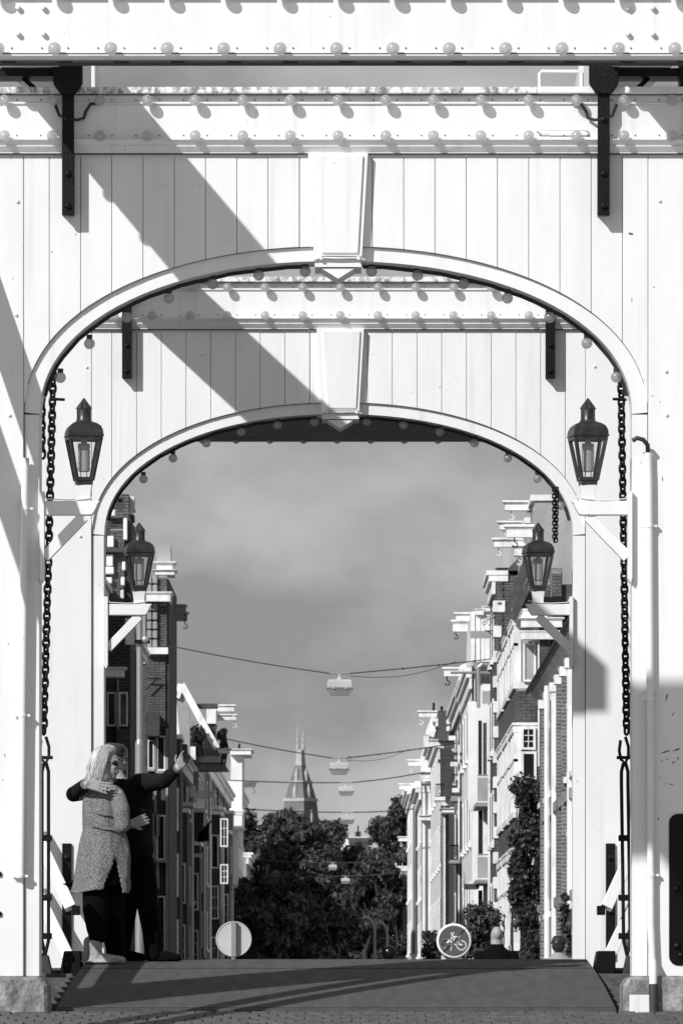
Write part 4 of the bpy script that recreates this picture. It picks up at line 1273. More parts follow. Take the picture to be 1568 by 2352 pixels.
# mansard house with white verge
l3 = house(-1, -5.0, 172.0, 199.0, 7.0, 'brickC', 'house with steep white roof verges and a planted roof terrace', 4, 6, cornice=0.2, roof=False)
MB().bar(P(417, 1572, 180), P(498, 1719, 180), 0.2, 0.16, up=(0,1,0)).build('verge_board', M['white_trim'], l3)
MB().bar(P(417, 1572, 180), P(405, 1602, 180), 0.2, 0.1, up=(0,1,0)).build('verge_board', M['white_trim'], l3)
MB().bar(P(394, 1560, 176), P(408, 1732, 176), 0.2, 0.13, up=(0,1,0)).build('verge_board', M['white_trim'], l3)
a = P(417, 1574, 180.1); b = P(498, 1720, 180.1); c = P(380, 1720, 180.1); 
MB().prism([(a.x, a.z), (b.x, b.z), (c.x, c.z), (c.x, a.z)], 180.1, 199).build('roof', M['stucco'], l3)
part(l3, 'terrace_wall', 'stucco', 406, 436, 1632, 1745, 177.5, 0.3)
part(l3, 'chimney', 'white_trim', 437, 449, 1715, 1745, 177, 0.4)
hoist(l3, 480, 541, 1618, 1634, 197, 533, False, -1)
hoist(l3, 498, 546, 1640, 1654, 198, 538, False, -1)
part(l3, 'fascia', 'slate', 406, 500, 1616, 1626, 181, 0.6)
part(l3, 'tank', 'white_trim', 474, 496, 1628, 1662, 196, 2.6)
part(l3, 'tank_stand', 'joist', 476, 494, 1663, 1730, 196.1, 2.4)
moulded(l3, 'terrace_ledge', 'white_trim', 455, 528, 1719, 1730, 186, 0.5, 0.05)
moulded(l3, 'terrace_ledge', 'white_trim', 458, 504, 1733, 1750, 185.5, 0.5, 0.05)
railing(l3, 456, 506, 1752, 1772, 185, 'joist', 7)
moulded(l3, 'shop_cornice', 'white_trim', 437, 494, 1816, 1830, 184, 0.6, 0.05)
part(l3, 'pilaster', 'stucco', 444, 456, 1772, 1816, 183, 0.3)
for k in range(3):
    downpipe(l3, -4.95, 175+8*k, -1.2, 6.4, 0.035, ['white_trim', 'joist', 'stucco'][k % 3])
part(l3, 'bay_panel', 'stucco', 402, 412, 1868, 1895, 180.5, 0.2)
part(l3, 'bay_panel', 'plaster', 414, 424, 1866, 1893, 181, 0.2)
part(l3, 'sign_board', 'plaster', 436, 449, 1805, 1830, 182, 0.1)
l4 = house(-1, -4.85, 205.0, 246.0, 7.9, 'brickA', 'long dark house row with shaded windows before the white corner house', 4, 9, cornice=0.25, roof=True)
for k in range(3):
    downpipe(l4, -4.8, 210+12*k, -1.2, 7.6, 0.04, ['white_trim', 'joist', 'stucco'][k % 3])
cwin(l4, 506, 524, 1880, 1945, 204.9)
cwin(l4, 506, 524, 1985, 2030, 204.9)
# shallow oriels with stacked windows along the shaded left fronts
for rt, Y, d0, z0, z1, mm in ((l3, 175.0, 0.34, -1.2, 5.2, 'brickC'), (l3, 182.0, 0.3, 0.6, 5.6, 'stucco'), (l3, 189.0, 0.36, -1.2, 4.6, 'brickC'), (l3, 195.0, 0.34, 1.2, 5.8, 'joist'),
                              (l4, 211.0, 0.36, -1.2, 6.2, 'brickC'), (l4, 219.0, 0.3, 1.0, 6.6, 'stucco'), (l4, 228.0, 0.36, -1.2, 6.0, 'brickC'), (l4, 237.0, 0.3, 0.8, 7.0, 'stucco'), (l2, 163.0, 0.5, -1.2, 6.8, 'brickC')):
    xf_ = {l2: -5.02, l3: -5.0, l4: -4.85}[rt]
    MB().box(xf_-0.01, xf_+d0, Y, Y+2.4, z0, z1).build('oriel', M[mm], rt)
    MB().box(xf_-0.01, xf_+d0+0.05, Y-0.06, Y+2.46, z1, z1+0.12).build('oriel_cap', M['white_trim'], rt)
    zz = z0+0.3
    while zz < z1-1.4:
        a = VX + F*(xf_+0.05)/Y; b = VX + F*(xf_+d0-0.04)/Y
        cwin(rt, a, b, VY - F*(zz+1.15)/Y, VY - F*zz/Y, Y-0.01, zz < z1-3)
        zz += 1.75
for rt, x0, x1, yy, Y in ((l3, 414, 440, 1880, 178), (l3, 440, 462, 1960, 187), (l4, 480, 505, 1850, 214), (l4, 497, 515, 1990, 224), (l3, 428, 446, 2070, 184)):
    moulded(rt, 'door_canopy', 'white_trim', x0, x1, yy, yy+8, Y, 0.8, 0.04)
# dark flag hung from the left facades
fg = thing('hanging_flag', P(482, 1885, 186), 'dark flag drooping from a slanting pole on the left facades', 'flag')
MB().tube([P(452, 1917, 186), P(492, 1880, 186)], 0.03, 6).build('pole', M['joist'], fg)
mb = MB(); vs = []; fs = []
for i in range(9):
    for j in range(9):
        u, v = i/8, j/8
        p = P(455+25*u, 1916-24*u + (18+22*u)*v, 186); p.y += 0.12*math.sin(5*u+3*v)*v
        vs.append(p)
for i in range(8):
    for j in range(8):
        fs.append((i*9+j, i*9+j+1, i*9+j+10, i*9+j+9))
f_ = MB().add(vs, fs).build('cloth', M['black'], fg, smooth=True, fix=False)
sm = f_.modifiers.new('t', 'SOLIDIFY'); sm.thickness = 0.02
l5 = house(-1, -4.82, 250.0, 276.0, 8.6, 'plaster', 'white corner house with projecting cornice at the left edge of the trees', 4, 6, cornice=0.3, roof=False)
moulded(l5, 'cornice_box', 'white_trim', 528, 576, 1720, 1733, 249.0, 4.0, 0.08)
part(l5, 'pier', 'plaster', 530, 556, 1733, 1900, 249.4, 6.0)
moulded(l5, 'pier_cap', 'white_trim', 528, 556, 1860, 1905, 249.0, 1.2, 0.06)
part(l5, 'pier', 'plaster', 529, 547, 1905, 2040, 249.3, 1.0)
hoist(l5, 553, 590, 1796, 1808, 254, 582, False, -1)
part(l5, 'vent_pipe', 'iron', 547, 552, 1708, 1721, 251, 0.3)
l6 = house(-1, -4.75, 280.0, 320.0, 6.4, 'stucco', 'grey house end half hidden by the left street tree', 3, 7, cornice=0.3, roof=True)

# ------------------------------------------------------------------ far ends: tower, distant houses
tw = thing('museum_tower', P(690, 2285, 1200), 'distant slate tower roof with two thin spires above the trees', 'tower')
tw.location.z = -1.2
TY = 1200.0
def tz(y): return (VY-y)*TY/F
def tw_ring(hw, y): return (hw*TY/F, tz(y) + 1.2)
yawt = R(57)
def frust(hw0, y0, hw1, y1): return MB().sq([tw_ring(hw0, y0), tw_ring(hw1, y1)], (0,0,0), yawt)
frust(33, 1930, 33, 1905).build('wall', M['pale'], tw, local=True)
MB().sq([(30*TY/F, 0.0), tw_ring(33, 1929)], (0,0,0), yawt).build('wall', M['stucco'], tw, local=True)
frust(32, 1905, 27, 1841).build('roof', M['tower'], tw, local=True)
frust(29, 1841, 29, 1834).build('ledge', M['pale'], tw, local=True)
frust(26, 1834, 18.5, 1800).build('roof', M['tower'], tw, local=True)
frust(20, 1800, 20, 1794).build('ledge', M['pale'], tw, local=True)
frust(17.5, 1794, 8.5, 1758).build('roof', M['tower'], tw, local=True)
frust(8.6, 1758, 6.2, 1722).build('lantern', M['pale'], tw, local=True)
for dx, tip in ((-6.5, 1659), (6.5, 1672)):
    x = dx*TY/F
    MB().lathe([(0.3, tz(1724)+1.2), (0.36, tz(1715)+1.2), (0.2, tz(1708)+1.2), (0.27, tz(1700)+1.2), (0.14, tz(1694)+1.2), (0.18, tz(1690)+1.2), (0.02, tz(tip)+1.2)], (x, 0, 0), 8).build('spire', M['pale'], tw, local=True)
for ang in (0, 90, 180, 270):
    for y, hw in ((1785, 15.5), (1822, 22.5), (1882, 30)):
        t = yawt + R(ang) - math.pi/2
        d = hw*TY/F
        c = Vector((d*math.cos(t), d*math.sin(t), tz(y) + 1.2))
        m_ = MB().sq([(0.34, -0.9), (0.34, 0.5), (0.02, 1.9)], c, yawt)
        m_.build('dormer', M['pale'], tw, local=True)
dh = thing('distant_house', P(810, 2285, 620), 'pale distant building with chimneys between the two tree masses', 'building')
dh.location.z = -1.2
part(dh, 'wall', 'plaster', 778, 846, 1922, 2285, 620, 12)
part(dh, 'wall', 'stucco', 742, 790, 1918, 2285, 626, 12)
part(dh, 'roof', 'slate', 800, 856, 1924, 1936, 618, 10)
for x0, x1, y0_ in ((768, 774, 1890), (778, 794, 1903), (820, 824, 1896), (815, 829, 1910)):
    part(dh, 'chimney', 'slate', x0, x1, y0_, 1926, 622, 2)

# ------------------------------------------------------------------ trees
def leaf_cloud(blobs, n, size, name, m, root, rnd, squash=0.8):
    """many small leaves on lumpy clumps; blobs = (centre, radius)"""
    vs = []; fs = []
    tot = sum(b[1]**2 for b in blobs)
    for c, r in blobs:
        k = int(n*r*r/tot)
        for _ in range(k):
            d = Vector((rnd.gauss(0,1), rnd.gauss(0,1), rnd.gauss(0,1)))
            if d.length < 1e-3: continue
            d.normalize()
            lump = 0.72 + 0.5*noise.noise(Vector(c)*0.7 + d*2.2)
            q = Vector(c) + Vector((d.x, d.y, d.z*squash))*r*lump*rnd.uniform(0.62, 1.06)
            u = Vector((rnd.gauss(0,1), rnd.gauss(0,1), rnd.gauss(0,0.6))).normalized()
            nn = (d*0.8 + Vector((rnd.gauss(0,.6), rnd.gauss(0,.6), rnd.gauss(0.3,.6)))).normalized()
            a = nn.cross(u)
            if a.length < 0.1: continue
            a.normalize(); b = nn.cross(a)
            s = size*rnd.uniform(0.6, 1.3)
            o = len(vs)
            vs += [q - a*s, q + b*s*0.45 - a*s*0.1, q + a*s, q - b*s*0.45 + a*s*0.1]
            fs.append((o, o+1, o+2, o+3))
    return MB().add(vs, fs).build(name, m, root, fix=False)

def tree(cx, Y, top, crown_r, label, seed, n=9000, low=None, m='leaf', size=0.135):
    rnd = random.Random(seed)
    x = (cx-VX)*Y/F; zt = (VY-top)*Y/F + crown_r*0.22; zg = -1.2
    root = thing('street_tree', (x, Y, zg), label, 'tree', 'trees at the end of the street')
    H = zt-zg
    mb = MB(); mb.tube([(x, Y, zg), (x+0.05, Y, zg+H*0.25), (x-0.05, Y, zg+H*0.5), (x, Y, zg+H*0.75)], [0.22, 0.18, 0.13, 0.06], 8)
    blobs = []
    for k in range(20):
        a = rnd.uniform(0, 2*math.pi); h = rnd.uniform(0.22 if low is None else low, 0.9)
        w = math.sin(math.pi*min(1, max(0.05, (h-0.1)/0.92)))**0.6
        rr = crown_r*w*rnd.uniform(0.35, 0.8)
        c = Vector((x + rr*math.cos(a), Y + rr*math.sin(a), zg + H*h))
        r = crown_r*rnd.uniform(0.32, 0.55)
        if c.z + r*0.8 > zt: c.z = zt - r*0.8
        blobs.append((c, r))
        mb.tube([(x, Y, zg+H*min(h, 0.7)*0.75), ((x+c.x)/2, (Y+c.y)/2, (zg+H*h*0.75+c.z)/2), c], [0.09, 0.06, 0.02], 5)
    mb.build('trunk', M['bark'], root)
    leaf_cloud(blobs, int(n*1.7), size, 'crown', M[m], root, rnd)
    return root
tree(655, 262, 1835, 2.3, 'broad leafy street tree on the left, in front of the tower', 1, 13000)
tree(600, 292, 1850, 2.2, 'leafy tree at the left edge of the tree mass beside the white corner house', 2, 10000)
tree(728, 330, 1880, 2.6, 'tree right of the tower at the middle of the street end', 3, 11000)
tree(700, 250, 1960, 2.2, 'low dark tree standing nearest in the middle of the street end', 4, 10000, 0.3)
tree(790, 360, 1960, 2.5, 'tree behind the hanging lamps in the middle', 5, 9000)
tree(850, 330, 1925, 2.4, 'tree left of the tall right-hand tree', 6, 11000)
tree(915, 305, 1822, 1.9, 'tall tree beside the white houses on the right', 31, 13000, 0.35)
tree(905, 345, 1900, 2.0, 'bushy tree below the tall right-hand tree', 8, 8000)
tree(560, 250, 2010, 1.3, 'low dark tree below the white corner house', 9, 7000, 0.2)
tree(640, 225, 2060, 1.6, 'low dark tree above the plain round sign', 10, 9000, 0.15)
tree(770, 300, 2020, 1.9, 'dark tree filling the end of the street above the crest', 11, 9000, 0.15)
tree(610, 345, 1818, 1.2, 'thin pale treetop peeking up left of the tower', 12, 3500)
tree(625, 300, 1960, 2.0, 'dark tree below the thin pale treetop', 14, 9000, 0.15)
tree(690, 235, 2090, 1.5, 'lowest dark tree in the middle of the street', 15, 8000, 0.1)
tree(815, 335, 1945, 2.3, 'dark tree in the gap between the two tree masses', 16, 9000)
tree(880, 300, 1960, 2.0, 'dark tree right of the curved poles', 17, 9000, 0.15)
tree(640, 392, 1905, 3.3, 'broad dark tree far behind, below the tower', 18, 9000, 0.1)
tree(755, 405, 1960, 3.3, 'broad dark tree far behind, below the pale distant building', 19, 9000, 0.1)
tree(840, 290, 2060, 1.7, 'low tree behind the curved steel poles', 13, 7000, 0.15)

# ivy and shrubs by the right-hand houses
def plant(name, label, cat, px0, px1, py0, py1, Y, n, size, seed, m='leafd', k=16, dep=0.5, group=None, zb_=None):
    rnd = random.Random(seed)
    a = P(px0, py1, Y); b = P(px1, py0, Y)
    zbase = zf(Y) if zb_ is None else a.z - zb_
    root = thing(name, ((a.x+b.x)/2, Y, zbase), label, cat, group)
    blobs = []
    w = b.x-a.x; h = b.z-a.z
    for i in range(k):
        r = min(w, h)*rnd.uniform(0.28, 0.5)
        c = Vector((rnd.uniform(a.x+r*.6, b.x-r*.6), Y + rnd.uniform(-dep, dep)*0.5, a.z + h*((i+0.5)/k)))
        if py1 > 2200 or True: c.z = max(c.z, zf(Y)+0.1); c.z = min(c.z, b.z - r*0.6)
        blobs.append((c, r))
    leaf_cloud(blobs, n, size, 'foliage', M[m], root, rnd, 1.0)
    mb = MB()
    for i in range(4):
        x = a.x + w*(i+0.5)/4
        mb.tube([(x, Y+0.2, zbase), (x+rnd.uniform(-.1,.1), Y+0.15, (zbase+b.z)/2), (x+rnd.uniform(-.1,.1), Y+0.15, b.z-h*0.15)], [0.035, 0.025, 0.01], 5)
    mb.build('stem', M['bark'], root)
    return root
plant('climbing_ivy', 'tall ivy climbing the front of the nearest bay house', 'ivy', 1168, 1250, 1785, 2110, 121.3, 9000, 0.055, 21, k=22)
plant('shrub', 'dense shrub at the foot of the ivy', 'shrub', 1176, 1246, 2090, 2290, 119.5, 4500, 0.055, 22, group='shrubs along the right-hand houses')
plant('shrub', 'large pale shrub behind the bald man and the bicycle sign', 'shrub', 1062, 1160, 2075, 2290, 124.0, 5500, 0.06, 23, 'leaf', group='shrubs along the right-hand houses')
plant('shrub', 'small dark shrub left of the bicycle sign', 'shrub', 966, 1010, 2140, 2290, 150.0, 2500, 0.06, 24, group='shrubs along the right-hand houses')
plant('potted_plant', 'sparse climbing plant on the white wall by the far right post', 'plant', 1285, 1318, 2050, 2290, 103.0, 700, 0.05, 25, k=10)
plant('terrace_plant', 'leafy plant on the roof terrace of the left-hand house', 'plant', 436, 470, 1672, 1722, 179.5, 1500, 0.08, 26, 'leafd', k=8, zb_=0.2, group='terrace plants')
plant('terrace_plant', 'tall bushy plant by the terrace edge under the hoist beams', 'plant', 492, 520, 1675, 1740, 190.0, 1300, 0.08, 27, 'leafd', k=8, zb_=0.2, group='terrace plants')

# ------------------------------------------------------------------ hanging lamps on cables
def lampset(cx, cy, wpx, Y, la, ra, label, ring=False):
    s = wpx*Y/F                     # width in metres
    c = P(cx, cy, Y)
    root = thing('hanging_street_lamp', c, label, 'street lamp', 'street lamps hung over the street')
    h = s
    hs = MB().add([(-.49*h,-.24*h,.02*h),(.49*h,-.24*h,.02*h),(.49*h,.24*h,.02*h),(-.49*h,.24*h,.02*h),
                   (-.47*h,-.22*h,.27*h),(.47*h,-.22*h,.27*h),(.47*h,.22*h,.27*h),(-.47*h,.22*h,.27*h),
                   (-.40*h,-.15*h,.34*h),(.40*h,-.15*h,.34*h),(.40*h,.15*h,.34*h),(-.40*h,.15*h,.34*h)],
                  [(3,2,1,0),(8,9,10,11)] + [(o+k, o+(k+1)%4, o+4+(k+1)%4, o+4+k) for o in (0,4) for k in range(4)])
    hs.build('housing', M['lamp'], root, local=True, bevel=0.02*h)
    MB().box(-.52*h, .52*h, -.27*h, .27*h, -.015*h, .018*h).build('rim', M['stucco'], root, local=True)
    gl = MB().add([(-.5*h,-.25*h,-.016*h),(.5*h,-.25*h,-.016*h),(.5*h,.25*h,-.016*h),(-.5*h,.25*h,-.016*h),
                   (-.36*h,-.15*h,-.27*h),(.36*h,-.15*h,-.27*h),(.36*h,.15*h,-.27*h),(-.36*h,.15*h,-.27*h)],
                  [(0,1,2,3),(7,6,5,4)] + [(k, 4+k, 4+(k+1)%4, (k+1)%4) for k in range(4)])
    gl.build('diffuser', M['frost'], root, local=True)
    MB().lathe([(.13*h, .34*h), (.1*h, .4*h), (.05*h, .45*h), (.05*h, .55*h)], (0,0,0), 10).build('neck', M['lamp'], root, local=True)
    MB().tube([(-.38*h, 0, .57*h), (.38*h, 0, .57*h)], .035*h, 8).build('hanger_bar', M['steel'], root, local=True)
    for dx in (-.23*h, .25*h):
        MB().box(dx-.04*h, dx+.04*h, -.285*h, -.25*h, -.03*h, .07*h).build('clip', M['lamp'], root, local=True)
    if ring:
        MB().tube([(.5*h+.12*h*math.cos(t*0.5), 0, .52*h+.12*h*math.sin(t*0.5)) for t in range(13)], .012*h, 5).build('cable_ring', M['wire'], root, local=True)
    bz = .57*h
    for nm, tgt, sgn in (('l', la, -1), ('r', ra, 1)):
        e = P(tgt[0], tgt[1], Y)
        st = c + Vector((sgn*.38*h, 0, bz))
        wt_ = thing('suspension_cable', e, 'thin cable running %s from the %s' % ('left' if sgn < 0 else 'right', label.replace('grey ', '')), 'cable', 'cables carrying the hanging lamps')
        pts = [st + (e-st)*t/12 + Vector((0,0,-0.035*math.sin(math.pi*t/12))) for t in range(13)]
        MB().tube(pts, max(0.011, 0.000095*Y), 5).build('strand', M['wire'], wt_)
        if sgn > 0 and Y < 200:
            pts = [st + (e-st)*t/14*0.5 + Vector((0,0,-0.16*math.sin(math.pi*t/14)-0.06*(1-t/14))) for t in range(15)]
            MB().tube(pts, 0.008, 5).build('feed_strand', M['wire'], wt_)
            for t in (3, 5, 7, 9):
                p = st + (e-st)*t/12 + Vector((0,0,-0.035*math.sin(math.pi*t/12)))
                MB().box(p.x-0.02, p.x+0.02, p.y-0.015, p.y+0.015, p.z-0.03, p.z+0.02).build('cable_clip', M['wire'], wt_)
lampset(780, 1581, 60, 140, (388, 1483), (1292, 1492), 'largest hanging grey street lamp, uppermost over the street')
lampset(779, 1767, 46, 186, (505, 1694), (1085, 1700), 'second hanging grey street lamp right of the tower', True)
lampset(795, 1818, 36, 232, (528, 1792), (975, 1774), 'third hanging grey street lamp down the street')
lampset(798, 1884, 32, 268, (560, 1858), (950, 1858), 'fourth hanging grey street lamp, lowest against the sky')
lampset(764, 1993, 20, 216, (600, 1975), (900, 1975), 'small hanging grey street lamp before the dark trees, left')
lampset(793, 2024, 21, 212, (600, 2012), (905, 2004), 'small hanging grey street lamp before the dark trees, lowest')

# ------------------------------------------------------------------ tall steel pole, signs, hoops
pl = thing('steel_pole', P(321, 2285, 64), 'tall pale steel pole rising behind the couple', 'pole')
pl.location.z = zf(64)
px_ = P(321, 0, 64).x
MB().tube([(px_, 64, zf(64)), (px_, 64, P(0, 1712, 64).z)], 0.047, 16).build('lower_tube', M['steel'], pl, smooth=True)
MB().lathe([(0.047, 0), (0.047, 0.02), (0.034, 0.06)], (px_, 64, P(0, 1712, 64).z), 16).build('taper', M['steel'], pl, smooth=True)
MB().tube([(px_, 64, P(0, 1702, 64).z), (px_, 64, P(0, 1376, 64).z)], 0.033, 16).build('upper_tube', M['steel'], pl, smooth=True)
MB().lathe([(0.034, 0), (0.03, 0.03), (0.004, 0.05)], (px_, 64, P(0, 1376, 64).z), 12).build('finial', M['steel'], pl, smooth=True)
MB().box(P(309, 0, 64).x, P(345, 0, 64).x, 63.93, 63.96, P(0, 1479, 64).z, P(0, 1470, 64).z).build('cross_arm', M['iron'], pl)
MB().lathe([(0.02, -0.1), (0.035, -0.09), (0.035, 0.08), (0.02, 0.1)], P(335, 1470, 63.9), 10, axis='y').build('camera_housing', M['steel'], pl, smooth=True)

def sign_post(cx, cy, rpx, Y, face, label):
    c = P(cx, cy, Y); r = rpx*Y/F
    root = thing('round_sign', (c.x, Y, zf(Y)), label, 'road sign', 'round signs beyond the crest')
    sg = 1 if face else -1
    MB().tube([(c.x, Y+0.05*sg, zf(Y)), (c.x, Y+0.05*sg, c.z + r*(1.12 if face else 1.0))], 0.026, 12).build('pole', M['steel'], root, smooth=True)
    d = MB().lathe([(r*0.97, 0.012), (r, 0.006), (r, -0.006), (r*0.97, -0.012)], c, 48, axis='y').build('disc', M['signwhite'] if face else M['signback'], root, smooth=True)
    ring = [(c.x + r*0.985*math.cos(t*math.pi/24), Y + (0.008 if face else -0.012), c.z + r*0.985*math.sin(t*math.pi/24)) for t in range(48)]
    MB().tube(ring, 0.010, 6, closed=True).build('rim', M['signwhite'] if face else M['signback'], d, smooth=True)
    return root, c, r, d
root, c, r, d = sign_post(537, 2157, 40, 78, False, 'blank grey back of a round road sign on a pole, left of the dark trees')
MB().box(c.x-0.03, c.x+0.028, 77.9, 77.985, c.z-r, c.z+r).build('clamp_rail', M['steel'], root)
root, c, r, d = sign_post(1042, 2161, 39, 80, True, 'round bicycle sign with a diagonal bar, right of centre beyond the crest')
fy = 80-0.0165
MB().lathe([(r*0.9, 0), (r*0.9, -0.003)], (c.x, 80-0.0125, c.z), 48, axis='y').build('blue_field', M['signface'], d)
def sp(u, v): return Vector((c.x + u/125.0*r*1.0, fy, c.z - v/125.0*r*1.0))
def stroke(pts, w, nm='bicycle_symbol', m='signwhite', y=0.0):
    mb = MB(); pp = [sp(*q) for q in pts]; hw = w/125.0*r/2
    for p_, q_ in zip(pp[:-1], pp[1:]):
        dd = (q_-p_).normalized(); nn = Vector((-dd.z, 0, dd.x))*hw; ee = dd*hw*0.35
        vs = [p_-nn-ee, q_-nn+ee, q_+nn+ee, p_+nn-ee]
        mb.add([v+Vector((0,-0.002+y,0)) for v in vs] + [v+Vector((0,0.002+y,0)) for v in vs], [(0,1,2,3),(7,6,5,4),(0,4,5,1),(1,5,6,2),(2,6,7,3),(3,7,4,0)])
    return mb.build(nm, M[m], d)
def arc(cx, cy, rad, a0, a1, n=22): return [(cx + rad*math.cos(R(a0+(a1-a0)*k/n)), cy - rad*math.sin(R(a0+(a1-a0)*k/n))) for k in range(n+1)]
stroke(arc(55, 33, 33, 0, 360), 11)
stroke(arc(-58, 22, 30, 60, 250), 13)
stroke([(-30, 30), (-14, 22), (8, -28)], 9)
stroke([(-52, 14), (-22, -10), (-8, -58)], 11)
stroke([(-28, -8), (-20, 12)], 10)
stroke([(-18, -32), (32, -28), (42, -44)], 11)
stroke([(-22, -54), (0, -58)], 12)
stroke([(6, 28), (30, 22), (48, -4)], 9)
stroke([(30, 22), (60, 30)], 9)
stroke([(-20, 42), (-22, 72)], 5)
stroke([(-78, 84), (78, -84)], 7, 'diagonal_bar', 'pane', -0.002)

def cane(pts_px, Y, label):
    root = thing('curved_pole', (P(pts_px[-1][0], 0, Y).x, Y, zf(Y)), label, 'pole', 'curved steel poles')
    pts = [P(x, y, Y) for x, y in pts_px]
    pts[-1].z = zf(Y)
    MB().tube(pts, 0.034, 8).build('tube', M['lamp'], root, smooth=True)
    return root
cane([(832, 2110), (842, 2108), (851, 2114), (857, 2124), (860, 2138), (861, 2200)], 130, 'thin curved steel pole, left of the pair before the dark trees')
cane([(861, 2128), (864, 2120), (872, 2118), (881, 2124), (887, 2134), (889, 2150), (890, 2200)], 130, 'thin curved steel pole, right of the pair before the dark trees')
g_ = thing('dark_globe', (P(893, 0, 118).x, 118, zf(118)), 'dark glossy globe on a short post at the foot of the curved poles', 'bollard')
q_ = P(893, 2188, 118)
MB().ball(q_, 0.145, 20, 14).build('globe', M['gloss'], g_, smooth=True)
MB().tube([(q_.x, 118, zf(118)), (q_.x, 118, q_.z-0.1)], 0.06, 12).build('post', M['iron'], g_, smooth=True)

# ------------------------------------------------------------------ people
def caps(mb, pts, rs, n=12):
    """tapered limb with rounded ends"""
    pts = [Vector(p) for p in pts]
    mb.tube(pts, rs, n)
    for p, r in zip(pts, rs): mb.ball(p, r, n, 8)

def rings(mb, rs, n=28, close=True):
    """loft of horizontal ellipses: (centre, rx, ry, yaw)"""
    vs = []; fs = []
    for c, rx, ry, yaw in rs:
        for k in range(n):
            t = 2*math.pi*k/n
            a, b = rx*math.cos(t), ry*math.sin(t)
            vs.append((c[0] + a*math.cos(yaw) - b*math.sin(yaw), c[1] + a*math.sin(yaw) + b*math.cos(yaw), c[2]))
    m = len(rs)
    for i in range(m-1):
        for k in range(n):
            l = (k+1) % n
            fs.append((i*n+k, i*n+l, (i+1)*n+l, (i+1)*n+k))
    if close:
        fs.append(tuple(range(n))[::-1]); fs.append(tuple(range((m-1)*n, m*n)))
    mb.add(vs, fs)

def hand(mb, wrist, dirv, palm_n, length=0.18, curl=0.25, spread=0.16, side=1, r=0.0085):
    """palm and five separate, bent fingers"""
    d = Vector(dirv).normalized(); nrm = Vector(palm_n).normalized()
    nrm = (nrm - d*nrm.dot(d)).normalized()
    lat = d.cross(nrm)*side
    w = Vector(wrist)
    k0 = w + d*length*0.5
    for o in (-0.03, -0.01, 0.01, 0.03):
        caps(mb, [w + lat*o*0.6, k0 + lat*o], [0.017, 0.0125], 10)
    lens = (0.36, 0.45, 0.5, 0.45)
    for i, o in enumerate((-0.034, -0.012, 0.011, 0.033)):
        L = length*lens[i]
        dd = (d + lat*o*spread*20*0.25).normalized()
        p0 = k0 + lat*o
        p1 = p0 + (dd + nrm*curl*0.5).normalized()*L*0.45
        p2 = p1 + (dd + nrm*curl*1.3).normalized()*L*0.32
        p3 = p2 + (dd + nrm*curl*2.2).normalized()*L*0.25
        caps(mb, [p0, p1, p2, p3], [r*1.12, r, r*0.92, r*0.8], 8)
    t0 = w + d*length*0.18 + lat*0.028
    t1 = t0 + (d*0.7 + lat*0.9 + nrm*0.2).normalized()*length*0.2
    t2 = t1 + (d*1.0 + lat*0.35 + nrm*0.35).normalized()*length*0.18
    caps(mb, [w + d*0.03 + lat*0.012, t0, t1, t2], [0.016, 0.0135, 0.0105, 0.0085], 8)

def head(mb, c, f, h=0.225, nose=True):
    """head with brow, nose, lips, chin, ears; f = facing direction (horizontal)"""
    f = Vector(f).normalized(); l = Vector((-f.y, f.x, 0)); u = Vector((0,0,1))
    c = Vector(c)
    def el(p, rf, rl, ru):
        vs0 = len(mb.v)
        mb.ball((0,0,0), 1.0, 18, 12)
        for i in range(vs0, len(mb.v)):
            x, y, z = mb.v[i]
            q = p + f*(x*rf) + l*(y*rl) + u*(z*ru)
            mb.v[i] = tuple(q)
    s = h/0.225
    el(c + u*0.018*s - f*0.012*s, 0.096*s, 0.075*s, 0.096*s)            # skull
    el(c - u*0.035*s + f*0.022*s, 0.062*s, 0.057*s, 0.078*s)            # face
    el(c - u*0.092*s + f*0.045*s, 0.026*s, 0.03*s, 0.022*s)             # chin
    el(c + u*0.022*s + f*0.076*s, 0.014*s, 0.045*s, 0.012*s)            # brow
    if nose:
        caps(mb, [c + u*0.012*s + f*0.082*s, c - u*0.026*s + f*0.102*s], [0.009*s, 0.0125*s], 8)
        el(c - u*0.03*s + f*0.094*s, 0.013*s, 0.018*s, 0.009*s)
        el(c - u*0.056*s + f*0.082*s, 0.01*s, 0.024*s, 0.006*s)
        el(c - u*0.068*s + f*0.08*s, 0.01*s, 0.021*s, 0.007*s)
    for q in (-1, 1):
        el(c - u*0.012*s - f*0.012*s + l*q*0.077*s, 0.02*s, 0.009*s, 0.033*s)
        el(c - u*0.022*s + f*0.058*s + l*q*0.034*s, 0.024*s, 0.022*s, 0.02*s)
    return f, l, u

